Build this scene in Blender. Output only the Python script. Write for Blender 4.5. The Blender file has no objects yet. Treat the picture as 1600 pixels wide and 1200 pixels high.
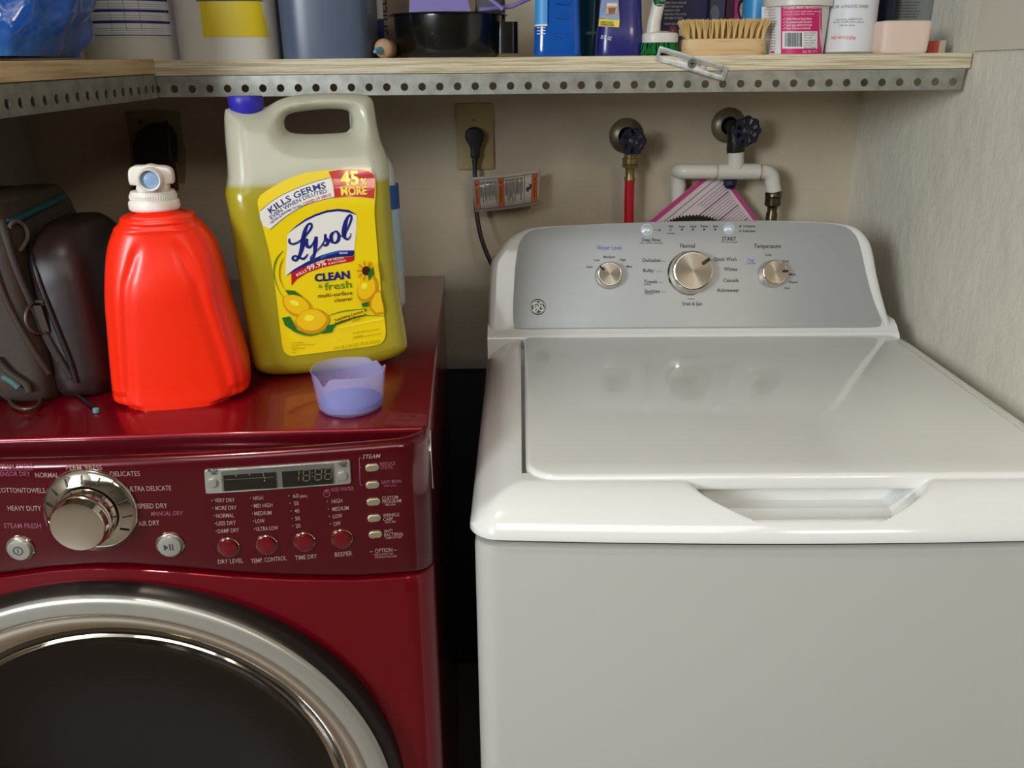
import bpy, bmesh, math, random
import numpy as np
from mathutils import Vector, Matrix
random.seed(7)
R = math.radians
SC = bpy.context.scene
COL = SC.collection

# ------------------------------------------------------------------ camera
CAM = Vector((0.0, -1.71, 1.328))
PITCH, ROLL, FPX = R(19.95), 0.0095, 1350.0
_f = Vector((0, math.cos(PITCH), -math.sin(PITCH)))
_r0 = Vector((1, 0, 0)); _u0 = Vector((0, math.sin(PITCH), math.cos(PITCH)))
_r = _r0 * math.cos(ROLL) - _u0 * math.sin(ROLL)
_u = _u0 * math.cos(ROLL) + _r0 * math.sin(ROLL)
cd = bpy.data.cameras.new('camera'); cam = bpy.data.objects.new('camera', cd); COL.objects.link(cam)
cd.sensor_fit = 'HORIZONTAL'; cd.sensor_width = 36; cd.lens = FPX / 1600 * 36; cd.clip_start = 0.02
cam.matrix_world = Matrix(((_r.x, _u.x, -_f.x, CAM.x), (_r.y, _u.y, -_f.y, CAM.y), (_r.z, _u.z, -_f.z, CAM.z), (0, 0, 0, 1)))
SC.camera = cam

# ------------------------------------------------------------------ light
w = bpy.data.worlds.new('world'); SC.world = w; w.use_nodes = True
w.node_tree.nodes['Background'].inputs[0].default_value = (0.62, 0.6, 0.56, 1)
w.node_tree.nodes['Background'].inputs[1].default_value = 0.25
def area(name, loc, target, sx, sy, power, col):
    l = bpy.data.lights.new(name, 'AREA'); l.shape = 'RECTANGLE'; l.size = sx; l.size_y = sy
    l.energy = power; l.color = col
    o = bpy.data.objects.new(name, l); COL.objects.link(o); o.location = loc
    o.rotation_euler = (Vector(target) - Vector(loc)).to_track_quat('-Z', 'Y').to_euler()
    return o
area('window_light', (-2.05, -3.6, 1.95), (0.2, -0.4, 0.98), 0.9, 0.9, 68, (0.88, 0.95, 1.0))
area('ceiling_light', (1.3, -3.2, 2.42), (0.35, -0.6, 0.7), 0.5, 0.5, 16, (1.0, 0.86, 0.66))
bl_ = bpy.data.lights.new('bulb_light', 'POINT'); bl_.energy = 20; bl_.shadow_soft_size = .045; bl_.color = (1.0, .96, .90)
bo_ = bpy.data.objects.new('bulb_light', bl_); COL.objects.link(bo_); bo_.location = (-.50, -1.25, 2.40)
area('room_fill', (0.0, -3.0, 2.40), (0, -3.0, 0), 1.6, 1.6, 20, (.97, .98, 1.0))  # soft fill added over the unseen room to raise the bounce
SC.view_settings.view_transform = 'Standard'; SC.view_settings.look = 'None'
SC.view_settings.exposure = 0.17; SC.view_settings.gamma = 1.0
try: SC.view_settings.use_curve_mapping = False
except Exception: pass

# ------------------------------------------------------------------ helpers
def lin(c):
    return tuple(((v / 12.92) if v <= 0.04045 else ((v + 0.055) / 1.055) ** 2.4) for v in [x / 255 for x in c])
def mat(name, rgb, rough=0.5, metal=0.0, coat=0.0, bump=None, spec=0.5, trans=0.0, ior=1.45, sss=0.0, emit=None, alpha=1.0, wear=None, coatr=0.05):
    m = bpy.data.materials.new(name); m.use_nodes = True
    nt = m.node_tree; b = nt.nodes['Principled BSDF']; I = b.inputs
    I['Base Color'].default_value = lin(rgb) + (1,); I['Roughness'].default_value = rough; I['Metallic'].default_value = metal
    I['Coat Weight'].default_value = coat; I['Coat Roughness'].default_value = coatr; I['Specular IOR Level'].default_value = spec
    I['Transmission Weight'].default_value = trans; I['IOR'].default_value = ior; I['Alpha'].default_value = alpha
    if sss: I['Subsurface Weight'].default_value = sss; I['Subsurface Radius'].default_value = (.02, .02, .01); I['Subsurface Scale'].default_value = 0.6
    if emit: I['Emission Color'].default_value = lin(emit[0]) + (1,); I['Emission Strength'].default_value = emit[1]
    tc = nt.nodes.new('ShaderNodeTexCoord')
    def noise(scale, detail, stretch=None, rough_=0.6):
        n = nt.nodes.new('ShaderNodeTexNoise'); n.inputs['Scale'].default_value = scale; n.inputs['Detail'].default_value = detail
        n.inputs['Roughness'].default_value = rough_
        if stretch:
            mp = nt.nodes.new('ShaderNodeMapping'); mp.inputs['Scale'].default_value = stretch
            nt.links.new(tc.outputs['Object'], mp.inputs[0]); nt.links.new(mp.outputs[0], n.inputs[0])
        else: nt.links.new(tc.outputs['Object'], n.inputs[0])
        return n
    if wear:      # (rgb2, scale, low, high, detail, stretch)
        n = noise(wear[1], wear[4] if len(wear) > 4 else 3, wear[5] if len(wear) > 5 else None)
        cr = nt.nodes.new('ShaderNodeValToRGB'); cr.color_ramp.elements[0].position = wear[2]; cr.color_ramp.elements[1].position = wear[3]
        cr.color_ramp.elements[0].color = lin(rgb) + (1,); cr.color_ramp.elements[1].color = lin(wear[0]) + (1,)
        nt.links.new(n.outputs[0], cr.inputs[0]); nt.links.new(cr.outputs[0], I['Base Color'])
    if bump:      # (scale, strength, distance, detail, stretch)
        n = noise(bump[0], bump[3] if len(bump) > 3 else 3, bump[4] if len(bump) > 4 else None)
        bn = nt.nodes.new('ShaderNodeBump'); bn.inputs['Strength'].default_value = bump[1]; bn.inputs['Distance'].default_value = bump[2]
        nt.links.new(n.outputs[0], bn.inputs['Height']); nt.links.new(bn.outputs[0], I['Normal'])
    return m
def tag(o, label=None, cat=None, group=None, kind=None):
    if label: o['label'] = label
    if cat: o['category'] = cat
    if group: o['group'] = group
    if kind: o['kind'] = kind
    return o
def empty(name, loc=(0, 0, 0), rz=0.0):
    o = bpy.data.objects.new(name, None); COL.objects.link(o); o.location = loc; o.rotation_euler = (0, 0, rz); o.empty_display_size = .05
    return o
class MB:
    def __init__(s): s.v = []; s.f = []; s.m = []
    def add(s, vf, mi=0, fn=None):
        v, f = vf; b = len(s.v)
        s.v += [tuple(fn(p)) if fn else tuple(p) for p in v]
        s.f += [tuple(i + b for i in q) for q in f]; s.m += [mi] * len(f)
        return s
    def build(s, name, mats, parent=None, smooth=40, loc=None):
        me = bpy.data.meshes.new(name); me.from_pydata(s.v, [], s.f)
        if not isinstance(mats, (list, tuple)): mats = [mats]
        for m in mats: me.materials.append(m)
        me.polygons.foreach_set('material_index', s.m)
        bm = bmesh.new(); bm.from_mesh(me); bmesh.ops.remove_doubles(bm, verts=bm.verts, dist=1e-6)
        bmesh.ops.recalc_face_normals(bm, faces=bm.faces)
        if smooth:
            a = R(smooth)
            for fc in bm.faces: fc.smooth = True
            for e in bm.edges:
                if len(e.link_faces) == 2 and e.calc_face_angle(0) > a: e.smooth = False
        bm.to_mesh(me); bm.free()
        o = bpy.data.objects.new(name, me); COL.objects.link(o)
        if parent: o.parent = parent
        if loc: o.location = loc
        return o
def split_build(mb, cuts, name, mats, parent):
    """printing on one panel as a part per block of it, cut at given x"""
    bs = [MB() for _ in range(len(cuts) + 1)]; maps = [{} for _ in bs]
    for q, mi in zip(mb.f, mb.m):
        cx = sum(mb.v[i][0] for i in q) / len(q); k = sum(cx > c for c in cuts); b = bs[k]; mp = maps[k]; g = []
        for i in q:
            if i not in mp: mp[i] = len(b.v); b.v.append(mb.v[i])
            g.append(mp[i])
        b.f.append(tuple(g)); b.m.append(mi)
    for b in bs:
        if b.f: b.build(name, mats, parent, smooth=0)
def box(x0, x1, y0, y1, z0, z1, b=0.0, seg=2):
    bm = bmesh.new(); bmesh.ops.create_cube(bm, size=1)
    for v in bm.verts: v.co = Vector(((x0 + x1) / 2 + v.co.x * (x1 - x0), (y0 + y1) / 2 + v.co.y * (y1 - y0), (z0 + z1) / 2 + v.co.z * (z1 - z0)))
    if b > 0: bmesh.ops.bevel(bm, geom=list(bm.edges), offset=b, segments=seg, profile=0.5, affect='EDGES')
    bm.verts.index_update(); r = ([tuple(v.co) for v in bm.verts], [tuple(v.index for v in f.verts) for f in bm.faces]); bm.free()
    return r
def lathe(prof, n=48, closed_ends=True, a0=0, a1=2 * math.pi):
    """profile of (radius, height) turned about z"""
    v = []; f = []; full = abs(a1 - a0 - 2 * math.pi) < 1e-6; m = n if full else n + 1
    for (r, z) in prof:
        for k in range(m):
            a = a0 + (a1 - a0) * k / n; v.append((r * math.cos(a), r * math.sin(a), z))
    for i in range(len(prof) - 1):
        for k in range(n):
            k2 = (k + 1) % m; f.append((i * m + k, i * m + k2, (i + 1) * m + k2, (i + 1) * m + k))
    if closed_ends and full:
        if prof[0][0] > 1e-6: f.append(tuple(range(m))[::-1])
        if prof[-1][0] > 1e-6: f.append(tuple((len(prof) - 1) * m + k for k in range(m)))
    return v, f
def tube(path, r, n=12, caps=True):
    P = [Vector(p) for p in path]; rr = r if isinstance(r, (list, tuple)) else [r] * len(P)
    v = []; f = []; prev = None
    for i, p in enumerate(P):
        t = (P[min(i + 1, len(P) - 1)] - P[max(i - 1, 0)]).normalized()
        if prev is None:
            a = Vector((0, 0, 1)) if abs(t.z) < .9 else Vector((1, 0, 0)); nx = t.cross(a).normalized()
        else: nx = (prev - t * prev.dot(t)).normalized()
        prev = nx; ny = t.cross(nx)
        for k in range(n):
            a = 2 * math.pi * k / n; v.append(tuple(p + (nx * math.cos(a) + ny * math.sin(a)) * rr[i]))
    for i in range(len(P) - 1):
        for k in range(n): f.append((i * n + k, i * n + (k + 1) % n, (i + 1) * n + (k + 1) % n, (i + 1) * n + k))
    if caps: f.append(tuple(range(n))[::-1]); f.append(tuple((len(P) - 1) * n + k for k in range(n)))
    return v, f
def loft(rings, close=True, caps=True):
    n = len(rings[0]); v = [tuple(p) for r_ in rings for p in r_]; f = []
    for i in range(len(rings) - 1):
        for k in range(n if close else n - 1):
            f.append((i * n + k, i * n + (k + 1) % n, (i + 1) * n + (k + 1) % n, (i + 1) * n + k))
    if caps and close: f.append(tuple(range(n))[::-1]); f.append(tuple((len(rings) - 1) * n + k for k in range(n)))
    return v, f
def grid(nx, ny, fn, keep=None):
    v = [tuple(fn(i, j)) for j in range(ny) for i in range(nx)]; f = []
    for j in range(ny - 1):
        for i in range(nx - 1):
            if keep is None or keep(i, j): f.append((j * nx + i, j * nx + i + 1, (j + 1) * nx + i + 1, (j + 1) * nx + i))
    return v, f
def catmull(pts, per=6, closed=False):
    out = []; n = len(pts); D = len(pts[0])
    rng = range(n) if closed else range(n - 1)
    for i in rng:
        p0 = pts[(i - 1) % n] if closed or i > 0 else pts[0]; p1 = pts[i]; p2 = pts[(i + 1) % n]
        p3 = pts[(i + 2) % n] if closed or i + 2 < n else pts[-1]
        for k in range(per):
            t = k / per
            out.append(tuple(0.5 * (2 * p1[d] + (p2[d] - p0[d]) * t + (2 * p0[d] - 5 * p1[d] + 4 * p2[d] - p3[d]) * t * t + (3 * p1[d] - p0[d] - 3 * p2[d] + p3[d]) * t ** 3) for d in range(D)))
    if not closed: out.append(tuple(pts[-1]))
    return out
def plate(outlines, half, bevel=0.0, res=2):
    """flat shape with holes in the xy plane, +-half thick, rounded rim; returns verts, faces"""
    cu = bpy.data.curves.new('c', 'CURVE'); cu.dimensions = '2D'; cu.fill_mode = 'BOTH'
    for pts in outlines:
        sp = cu.splines.new('POLY'); sp.points.add(len(pts) - 1)
        for i, p in enumerate(pts): sp.points[i].co = (p[0], p[1], 0, 1)
        sp.use_cyclic_u = True
    cu.extrude = max(half - bevel, 0); cu.bevel_depth = bevel; cu.bevel_resolution = res; cu.offset = -bevel
    o = bpy.data.objects.new('c', cu); me = bpy.data.meshes.new_from_object(o)
    r = ([tuple(v.co) for v in me.vertices], [tuple(p.vertices) for p in me.polygons])
    bpy.data.objects.remove(o); bpy.data.curves.remove(cu); bpy.data.meshes.remove(me)
    return r
def circ(cx, cy, rx, ry=None, n=24): ry = ry or rx; return [(cx + rx * math.cos(2 * math.pi * k / n), cy + ry * math.sin(2 * math.pi * k / n)) for k in range(n)]
def rrect(x0, x1, y0, y1, r, n=5):
    o = []
    for cx, cy, a in ((x1 - r, y1 - r, 0), (x0 + r, y1 - r, 90), (x0 + r, y0 + r, 180), (x1 - r, y0 + r, 270)):
        for k in range(n + 1): t = R(a + 90 * k / n); o.append((cx + r * math.cos(t), cy + r * math.sin(t)))
    return o
_tx = {}
def text_mesh(s, bold=0.0):
    if (s, bold) in _tx: return _tx[(s, bold)]
    cu = bpy.data.curves.new('t', 'FONT'); cu.body = s; cu.size = 1; cu.resolution_u = 2; cu.offset = bold
    o = bpy.data.objects.new('t', cu); me = bpy.data.meshes.new_from_object(o)
    v = [tuple(x.co) for x in me.vertices]; f = [tuple(p.vertices) for p in me.polygons]
    bpy.data.objects.remove(o); bpy.data.curves.remove(cu); bpy.data.meshes.remove(me)
    x0 = min(p[0] for p in v); x1 = max(p[0] for p in v)
    _tx[(s, bold)] = ([(p[0] - x0, p[1]) for p in v], f, x1 - x0); return _tx[(s, bold)]
CAPH = 0.69
class Frame:
    """a thing's own upright frame: origin and turn about z"""
    def __init__(s, o, yaw=0.0):
        s.o = Vector(o); s.yaw = yaw; c, n = math.cos(yaw), math.sin(yaw); s.ex = Vector((c, n, 0)); s.ey = Vector((-n, c, 0))
    def ray(s, px, py):
        d = _f + _r * ((px - 800) / FPX) - _u * ((py - 600) / FPX); q = CAM - s.o
        return Vector((q.dot(s.ex), q.dot(s.ey), q.z)), Vector((d.dot(s.ex), d.dot(s.ey), d.z))
    def at(s, px, py, x=None, y=None, z=None):
        o, d = s.ray(px, py)
        t = (x - o.x) / d.x if x is not None else (y - o.y) / d.y if y is not None else (z - o.z) / d.z
        return o + d * t
W = Frame((0, 0, 0))
class Surf:
    """a front surface y = fy(x, z) in a frame"""
    def __init__(s, fr, fy): s.fr = fr; s.fy = fy
    def hit(s, px, py):
        o, d = s.fr.ray(px, py); y = s.fy(0, o.z)
        t = (y - o.y) / d.y
        for _ in range(12):
            p = o + d * t; t = (s.fy(p.x, p.z) - o.y) / d.y
        p = o + d * t; return (p.x, p.z)
    def pt(s, x, z, off=0.0): return (x, s.fy(x, z) - off, z)
    def poly(s, pts): return [s.hit(*p) for p in pts]
    def px(s, px, py): a = s.hit(px, py - 5); b = s.hit(px, py + 5); return math.hypot(a[0] - b[0], a[1] - b[1]) / 10
def put_text(mb, s, sf, xl, yl, xr, yr, cap, off=0.0004, mi=0, bold=0.0, shear=0.0, arc=0.0):
    v, f, wd = text_mesh(s, bold); a = Vector(sf.hit(xl, yl)); b = Vector(sf.hit(xr, yr)); e = b - a; L = e.length; e.normalize(); up = Vector((-e.y, e.x))
    h = cap * sf.px((xl + xr) / 2, (yl + yr) / 2) / CAPH
    def fn(p):
        u = p[0] / wd; q = a + e * (u * L + p[1] * h * shear) + up * (p[1] * h + arc * L * (1 - (2 * u - 1) ** 2)); return sf.pt(q.x, q.y, off)
    mb.add(([(p[0], p[1], 0) for p in v], f), mi, fn)
def put_shape(mb, sf, outlines, off=0.0004, mi=0, local=False):
    """flat printed shape; outlines in image points unless local"""
    if not local: outlines = [[sf.hit(*p) for p in o] for o in outlines]
    v, f = plate(outlines, 0)
    mb.add((v, f), mi, lambda p: sf.pt(p[0], p[1], off))
def stroke(pts, w0, w1=None):
    """outline of a brush stroke of varying width through (x, y[, w]) points"""
    P = catmull([p if len(p) > 2 else (p[0], p[1], w0) for p in pts], 5); Lf = []; Rt = []
    for i, p in enumerate(P):
        a = P[max(i - 1, 0)]; b = P[min(i + 1, len(P) - 1)]; t = Vector((b[0] - a[0], b[1] - a[1])).normalized(); n = Vector((-t.y, t.x)) * p[2] / 2
        Lf.append((p[0] + n.x, p[1] + n.y)); Rt.append((p[0] - n.x, p[1] - n.y))
    return Lf, Rt
def put_stroke(mb, sf, pts, w=2.0, off=0.0004, mi=0):
    Lf, Rt = stroke(pts, w); v = []; f = []
    for a, b in zip(Lf, Rt): v.append(sf.pt(*sf.hit(*a), off)); v.append(sf.pt(*sf.hit(*b), off))
    for i in range(len(Lf) - 1): f.append((2 * i, 2 * i + 1, 2 * i + 3, 2 * i + 2))
    mb.add((v, f), mi)
def face_y(fr_pt, r=None):   # turn a z-axis shape to face -y
    x, y, z = fr_pt; return lambda p: (x + p[0], y - p[2], z + p[1])
def on_normal(pt, n):
    """map a shape built along +z so it stands on pt along direction n"""
    n = Vector(n).normalized(); a = Vector((1, 0, 0)) if abs(n.x) < .9 else Vector((0, 1, 0)); ex = (a - n * a.dot(n)).normalized(); ey = n.cross(ex); pt = Vector(pt)
    return lambda p: pt + ex * p[0] + ey * p[1] + n * p[2]
def smooth01(t): t = min(max(t, 0), 1); return t * t * (3 - 2 * t)

# ------------------------------------------------------------------ materials
M = {}
M['wall'] = mat('wall_paint', (176, 171, 160), 0.75, bump=(14, 0.55, 0.01, 6))
M['wallr'] = mat('stucco_paint', (226, 220, 204), 0.6, bump=(18, 0.6, 0.008, 6, (1, 1, .8)))
M['wallb'] = mat('back_wall_paint', (200, 186, 162), 0.6, bump=(11, 0.55, 0.010, 5), wear=((184, 170, 146), 3.2, .5, .75, 5))
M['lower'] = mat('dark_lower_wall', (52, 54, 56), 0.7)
M['smooth'] = mat('smooth_wall_paint', (216, 208, 192), 0.6)
M['room'] = mat('room_paint', (118, 110, 98), 0.7)
M['floor'] = mat('floor_tile', (120, 108, 95), 0.4)
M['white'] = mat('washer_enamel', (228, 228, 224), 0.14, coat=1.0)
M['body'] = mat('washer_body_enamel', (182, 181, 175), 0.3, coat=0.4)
M['panelg'] = mat('console_grey', (168, 169, 168), 0.42, metal=0.25)
M['gap'] = mat('dark_gap', (18, 18, 19), 0.6)
M['chrome'] = mat('chrome', (225, 218, 205), 0.08, metal=1)
M['satin'] = mat('satin_silver', (190, 188, 180), 0.38, metal=0.7)
M['brush'] = mat('brushed_metal', (190, 176, 156), 0.3, metal=1)
M['ink'] = mat('dark_ink', (52, 54, 60), 0.6)
M['inkb'] = mat('blue_ink', (98, 112, 178), 0.6)
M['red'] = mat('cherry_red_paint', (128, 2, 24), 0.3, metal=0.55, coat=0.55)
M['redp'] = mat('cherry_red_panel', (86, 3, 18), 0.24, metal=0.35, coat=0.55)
M['print'] = mat('panel_print', (168, 138, 136), 0.6)
M['printd'] = mat('panel_print_purple', (150, 84, 104), 0.6)
M['black'] = mat('black_plastic', (22, 21, 22), 0.4)
M['lcd'] = mat('display_glass', (26, 24, 20), 0.12, coat=0.5)
M['seg'] = mat('display_segments', (104, 96, 74), 0.5)
M['glass'] = mat('door_glass', (22, 15, 10), 0.10, spec=0.35)
M['bezel'] = mat('door_bezel', (46, 40, 37), 0.35, metal=0.6)
M['steelframe'] = mat('frame_grey', (124, 126, 122), 0.35, metal=0.5)
# ------------------------------------------------------------------ the room
def struct(name, vf, m): o = MB().add(vf).build(name, m, smooth=30); tag(o, kind='structure'); return o
XL, XR, TOP = -0.91, 0.662, 2.45
struct('wall_back', box(XL - .1, XR + .1, 0, .1, .775, TOP), M['wallb'])
struct('trim_1', box(XL, XR, -.012, .1, .745, .775, .003), M['wall'])
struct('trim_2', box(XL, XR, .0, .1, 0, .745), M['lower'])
struct('wall_right', box(XR, XR + .1, -.98, 0.0, 0, TOP), M['wallr'])
struct('wall_left', box(XL - .1, XL, -.98, 0.0, 0, TOP), M['wall'])
struct('ceiling', box(-2.6, 2.6, -4.8, .1, TOP, TOP + .1), M['wall'])
struct('floor', box(-2.6, 2.6, -4.8, .1, -.1, 0), M['floor'])
struct('wall_front_left', box(-2.6, XL + .10, -1.10, -.98, 0, TOP), M['wall'])
struct('wall_front_right', box(XR - .0, 2.6, -1.10, -.98, 0, TOP), M['wall'])
struct('wall_front_header', box(XL + .10, XR, -1.10, -.98, 2.03, TOP), M['wall'])
struct('wall_room_left', box(-2.7, -2.6, -4.8, -.98, 0, TOP), M['room'])
struct('wall_room_right', box(2.6, 2.7, -4.8, -.98, 0, TOP), M['room'])
struct('wall_room_back', box(-2.6, 2.6, -4.9, -4.8, 0, TOP), M['room'])
# moulding line above the stucco of the side wall
struct('trim_3', box(XR - .006, XR, -.98, -.405, 1.348, TOP), M['smooth'])

# ------------------------------------------------------------------ washing machine
def washer():
    yaw = R(-0.6); fr = Frame((0.300, -0.957, 0), yaw)
    root = tag(empty('washing_machine', fr.o, yaw), 'white top-loading washing machine with grey control console and shut lid', 'washing machine')
    HW, DZ = .343, .930
    bow = lambda x: -.011 * (1 - (x / HW) ** 2)
    def corner(x, hw, r): t = abs(x) - (hw - r); return r - math.sqrt(max(r * r - t * t, 0)) if t > 0 else 0.0
    def outline(ins, r=.022):
        hw = HW - ins; pts = []
        xs = [-hw + .0005 * 1] ; n = 60
        xs = [-hw + 2 * hw * (0.5 - 0.5 * math.cos(math.pi * k / n)) for k in range(n + 1)]
        pts += [(x, bow(x) + ins + corner(x, hw, r)) for x in xs]
        pts += [(hw, .05), (hw, .672 - ins), (-hw, .672 - ins), (-hw, .05)]
        return pts
    m = MB(); lv = [(.03, .004), (.034, 0), (.872, 0), (.879, .002), (.882, .007)]
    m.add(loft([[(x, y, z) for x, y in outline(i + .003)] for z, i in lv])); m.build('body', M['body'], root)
    m = MB(); m.add(loft([[(x, y, z) for x, y in outline(.010)] for z in (.880, .892)])); m.build('seam_gap', M['gap'], root)
    for sx in (-1, 1):
        for y in (.07, .6): MB().add(lathe([(.018, 0), (.022, .004), (.022, .012), (.008, .014), (.008, .032)], 20), 0, lambda p: (p[0] + sx * .29, p[1] + y, p[2])).build('leveling_foot', M['black'], root)
    # top cover: deck, sloped skirt, hand recess, lid well
    LX0, LX1, LY0, LY1 = -.287, .287, .050, .545
    def ufx(x): return bow(x) + corner(x, HW + .002, .03)
    s1 = Surf(fr, lambda x, z: .03)
    xa = s1.hit(1105, 775)[0]; xb = s1.hit(1432, 775)[0]; xc = (xa + xb) / 2; hwr = (xb - xa) / 2
    hw = HW + .002
    xs = sorted(set([round(v, 5) for v in
        [-hw + .0 + hw * .12 * (1 - math.cos(math.pi / 2 * k / 16)) for k in range(17)] + [hw - hw * .12 * (1 - math.cos(math.pi / 2 * k / 16)) for k in range(17)] +
        list(np.linspace(-hw * .88, hw * .88, 150)) + [LX0 - .0045, LX0 - .0035, LX0 - .0005, LX1 + .001, LX1 + .002, LX1 + .003, LX0 + .002] + list(np.linspace(xa - .012, xb + .012, 230))]))
    ts = [0] + list(np.linspace(.0006, .012, 8)) + list(np.linspace(.0135, .085, 44)) + list(np.linspace(.1, .535, 10)) + [.5415, .5425, .5485, .5495, .553, .556, .565, .60]
    def cz(x, t, y):
        dx = hw - abs(x); a = max(0, 1 - dx / .054); b = max(0, 1 - t / .052)
        q = min((a ** 5 + b ** 5) ** .2, 1)
        z = DZ - .030 * q ** 1.6
        e = min(dx, t); rr = .012
        if e < rr: z -= .009 - math.sqrt(max(0, 1 - (1 - e / rr) ** 2)) * .009
        # hand recess scooped in the front slope
        q_ = min(max((.056 - t) / .047, 0), 1); k = max(0, abs(x - xc) - (hwr + .004 * max(0, 1 - q_ * 2.2) ** 2 - .018 - .004 * q_ - .030 * (1 - math.sqrt(1 - q_ ** 2.2))))
        zp = DZ - .0375 + .017 * smooth01(1 - (t - .008) / .034) + k * 1.15
        
        if t < .085 and zp < z + .006:
            h = .006; u = min(max(.5 + .5 * (z - zp) / h, 0), 1); z = z * (1 - u) + zp * u - h * u * (1 - u)
        if LX0 - .004 < x < LX1 + .0025 and LY0 + .016 < y < LY1 + .004: z = min(z, DZ - .016)
        return z
    def fn(i, j):
        x = xs[i]; y0 = ufx(x); y = ts[j] + y0 * max(0, 1 - ts[j] / .5)
        t = ts[j]
        return (x, y, cz(x, t, y))
    m = MB(); nx, ny = len(xs), len(ts); g = grid(nx, ny, fn); m.add(g)
    v = g[0]; edge = [v[j * nx] for j in range(ny - 1, -1, -1)] + [v[i] for i in range(1, nx)] + [v[j * nx + nx - 1] for j in range(1, ny)]
    m.add(loft([edge, [(p[0], p[1], .889) for p in edge], [(p[0] * .985, p[1] + .006 * (p[1] < .05), .8875) for p in edge]], close=False, caps=False))
    m.build('top_cover', M['white'], root, smooth=35)
    # lid
    lo = [(x, y) for x, y in rrect(LX0, LX1, LY0, LY1, .012, 6) if y > .3] + [p for p in rrect(LX0, LX1, LY0, LY1, .034, 10) if p[1] < .3]
    m = MB(); m.add(plate([lo], .0095, .006, 3), 0, lambda p: (p[0], p[1] - .004 * (1 - (p[0] / .3) ** 2) * (1 if p[1] < .2 else 0), DZ - .0055 + p[2] + .0007))
    m.build('lid', M['white'], root, smooth=50)
    # console
    ZB = .944; SL = .40
    cs = Surf(fr, lambda x, z: .560 + (z - ZB) * SL)
    out = [(761, 548), (761, 530), (763, 470), (766, 415), (774, 396), (792, 372), (812, 359), (840, 352), (920, 348), (1000, 345), (1085, 343), (1180, 342), (1270, 343), (1322, 347),
           (1345, 356), (1360, 373), (1367, 392), (1374, 430), (1384, 470), (1394, 503), (1405, 530), (1408, 548)]
    P = [Vector(cs.hit(*p)) for p in catmull(out, 4)]
    k = 1 / math.cos(math.atan(SL)); nrm = Vector((0, -1, SL)).normalized(); upv = Vector((0, SL, 1)).normalized()
    pl = [(p.x, (p.y - ZB) * k) for p in P]
    xl_, xr_ = pl[0][0], pl[-1][0]; pl = [p for p in pl if p[1] > -.010]; pl = [(xl_, -.05), (xl_, -.012)] + pl + [(xr_, -.012), (xr_, -.05)]
    def cm(off, tilt=0):
        def g(p):
            q = Vector((p[0], .560, ZB)) + upv * max(p[1], -.012) + nrm * (p[2] + off)
            if p[1] < -.012: q.z += p[1] + .012
            return q
        return g
    rings = []; cx = sum(p[0] for p in pl) / len(pl); cyy = .06
    def inset(pl, d):
        r_ = []; n = len(pl)
        for i, p in enumerate(pl):
            a = pl[max(i - 1, 0)]; b = pl[min(i + 1, n - 1)]; t = Vector((b[0] - a[0], b[1] - a[1])).normalized(); r_.append((p[0] + t.y * d, p[1] - t.x * d))
        return r_
    m = MB()
    for d, off in ((.012, .0), (.006, -.0012), (.002, -.005), (0, -.011)): rings.append([cm(off)((q[0], q[1], 0)) for q in inset(pl, d)])
    base = [cm(-.011)((q[0], q[1], 0)) for q in pl]
    rings.append([Vector((p.x, .655, max(p.z - .004, .89))) for p in base])
    rings.append([Vector((p.x * .99, .668, max(p.z - .02, .89))) for p in base])
    m.add(loft(rings, close=True, caps=True)); m.build('console', M['white'], root, smooth=45)
    # sloped foot of the console running into the deck
    m = MB(); prof = [(.5465, .927), (.5475, .931), (.5495, .9345), (.553, .9370), (.5575, .9395), (.561, .9435), (.575, .95), (.60, .95)]
    x0 = cs.hit(766, 545)[0]; x1 = cs.hit(1400, 540)[0]
    prof = [(.60, .880), (.5475, .880)] + prof
    m.add(loft([[(x, y, z) for y, z in prof] for x in np.linspace(x0 - .004, x1 + .003, 30)])); m.add(box(x0 - .004, x1 + .003, .558, .664, .870, .936)); m.build('console_foot', M['white'], root)
    # grey panel
    pan = [(804, 508), (802, 490), (803, 450), (806, 410), (812, 380), (824, 364), (848, 357), (920, 351), (1000, 348), (1085, 346), (1180, 346), (1260, 348), (1306, 351), (1326, 358), (1338, 371), (1345, 392),
           (1353, 428), (1363, 465), (1375, 497), (1375, 505), (1368, 511), (1300, 512), (1100, 513), (900, 514), (812, 514)]
    pp = [((q[0]), (q[1] - ZB) * k) for q in [cs.hit(*p) for p in catmull(pan, 3, True)]]
    m = MB(); m.add(plate([pp], .001, .0005, 1), 0, cm(.0004)); pan_o = m.build('control_panel', M['panelg'], root)
    ps = Surf(fr, lambda x, z: cs.fy(x, z) - .0016)
    t = MB()
    T = lambda s, xl, y, xr, cap, mi=0, b=.014: put_text(t, s, ps, xl, y, xr, y, cap, mi=mi, bold=b)
    T('Water Level', 932, 390, 971, 6.5, 1); T('Temperature', 1178, 387.5, 1220, 6.5); T('Normal', 1063, 387, 1086, 6.5)
    for s, a, y, b in (('Delicates', 1004, 409, 1032), ('Bulky', 1005, 425, 1022), ('Towels', 1006, 442.5, 1027), ('Sanitize', 1007, 457.5, 1031), ('Quick Wash', 1115, 407.5, 1151), ('Whites', 1131, 423, 1152),
                       ('Casuals', 1130, 440.5, 1154), ('Activewear', 1120, 456, 1155), ('Drain & Spin', 1066, 477, 1097)): T(s, a, y, b, 5.4)
    T('START', 1128, 376, 1150, 6, b=.02); T('Deep Rinse', 1003, 377, 1032, 5.2)
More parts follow.
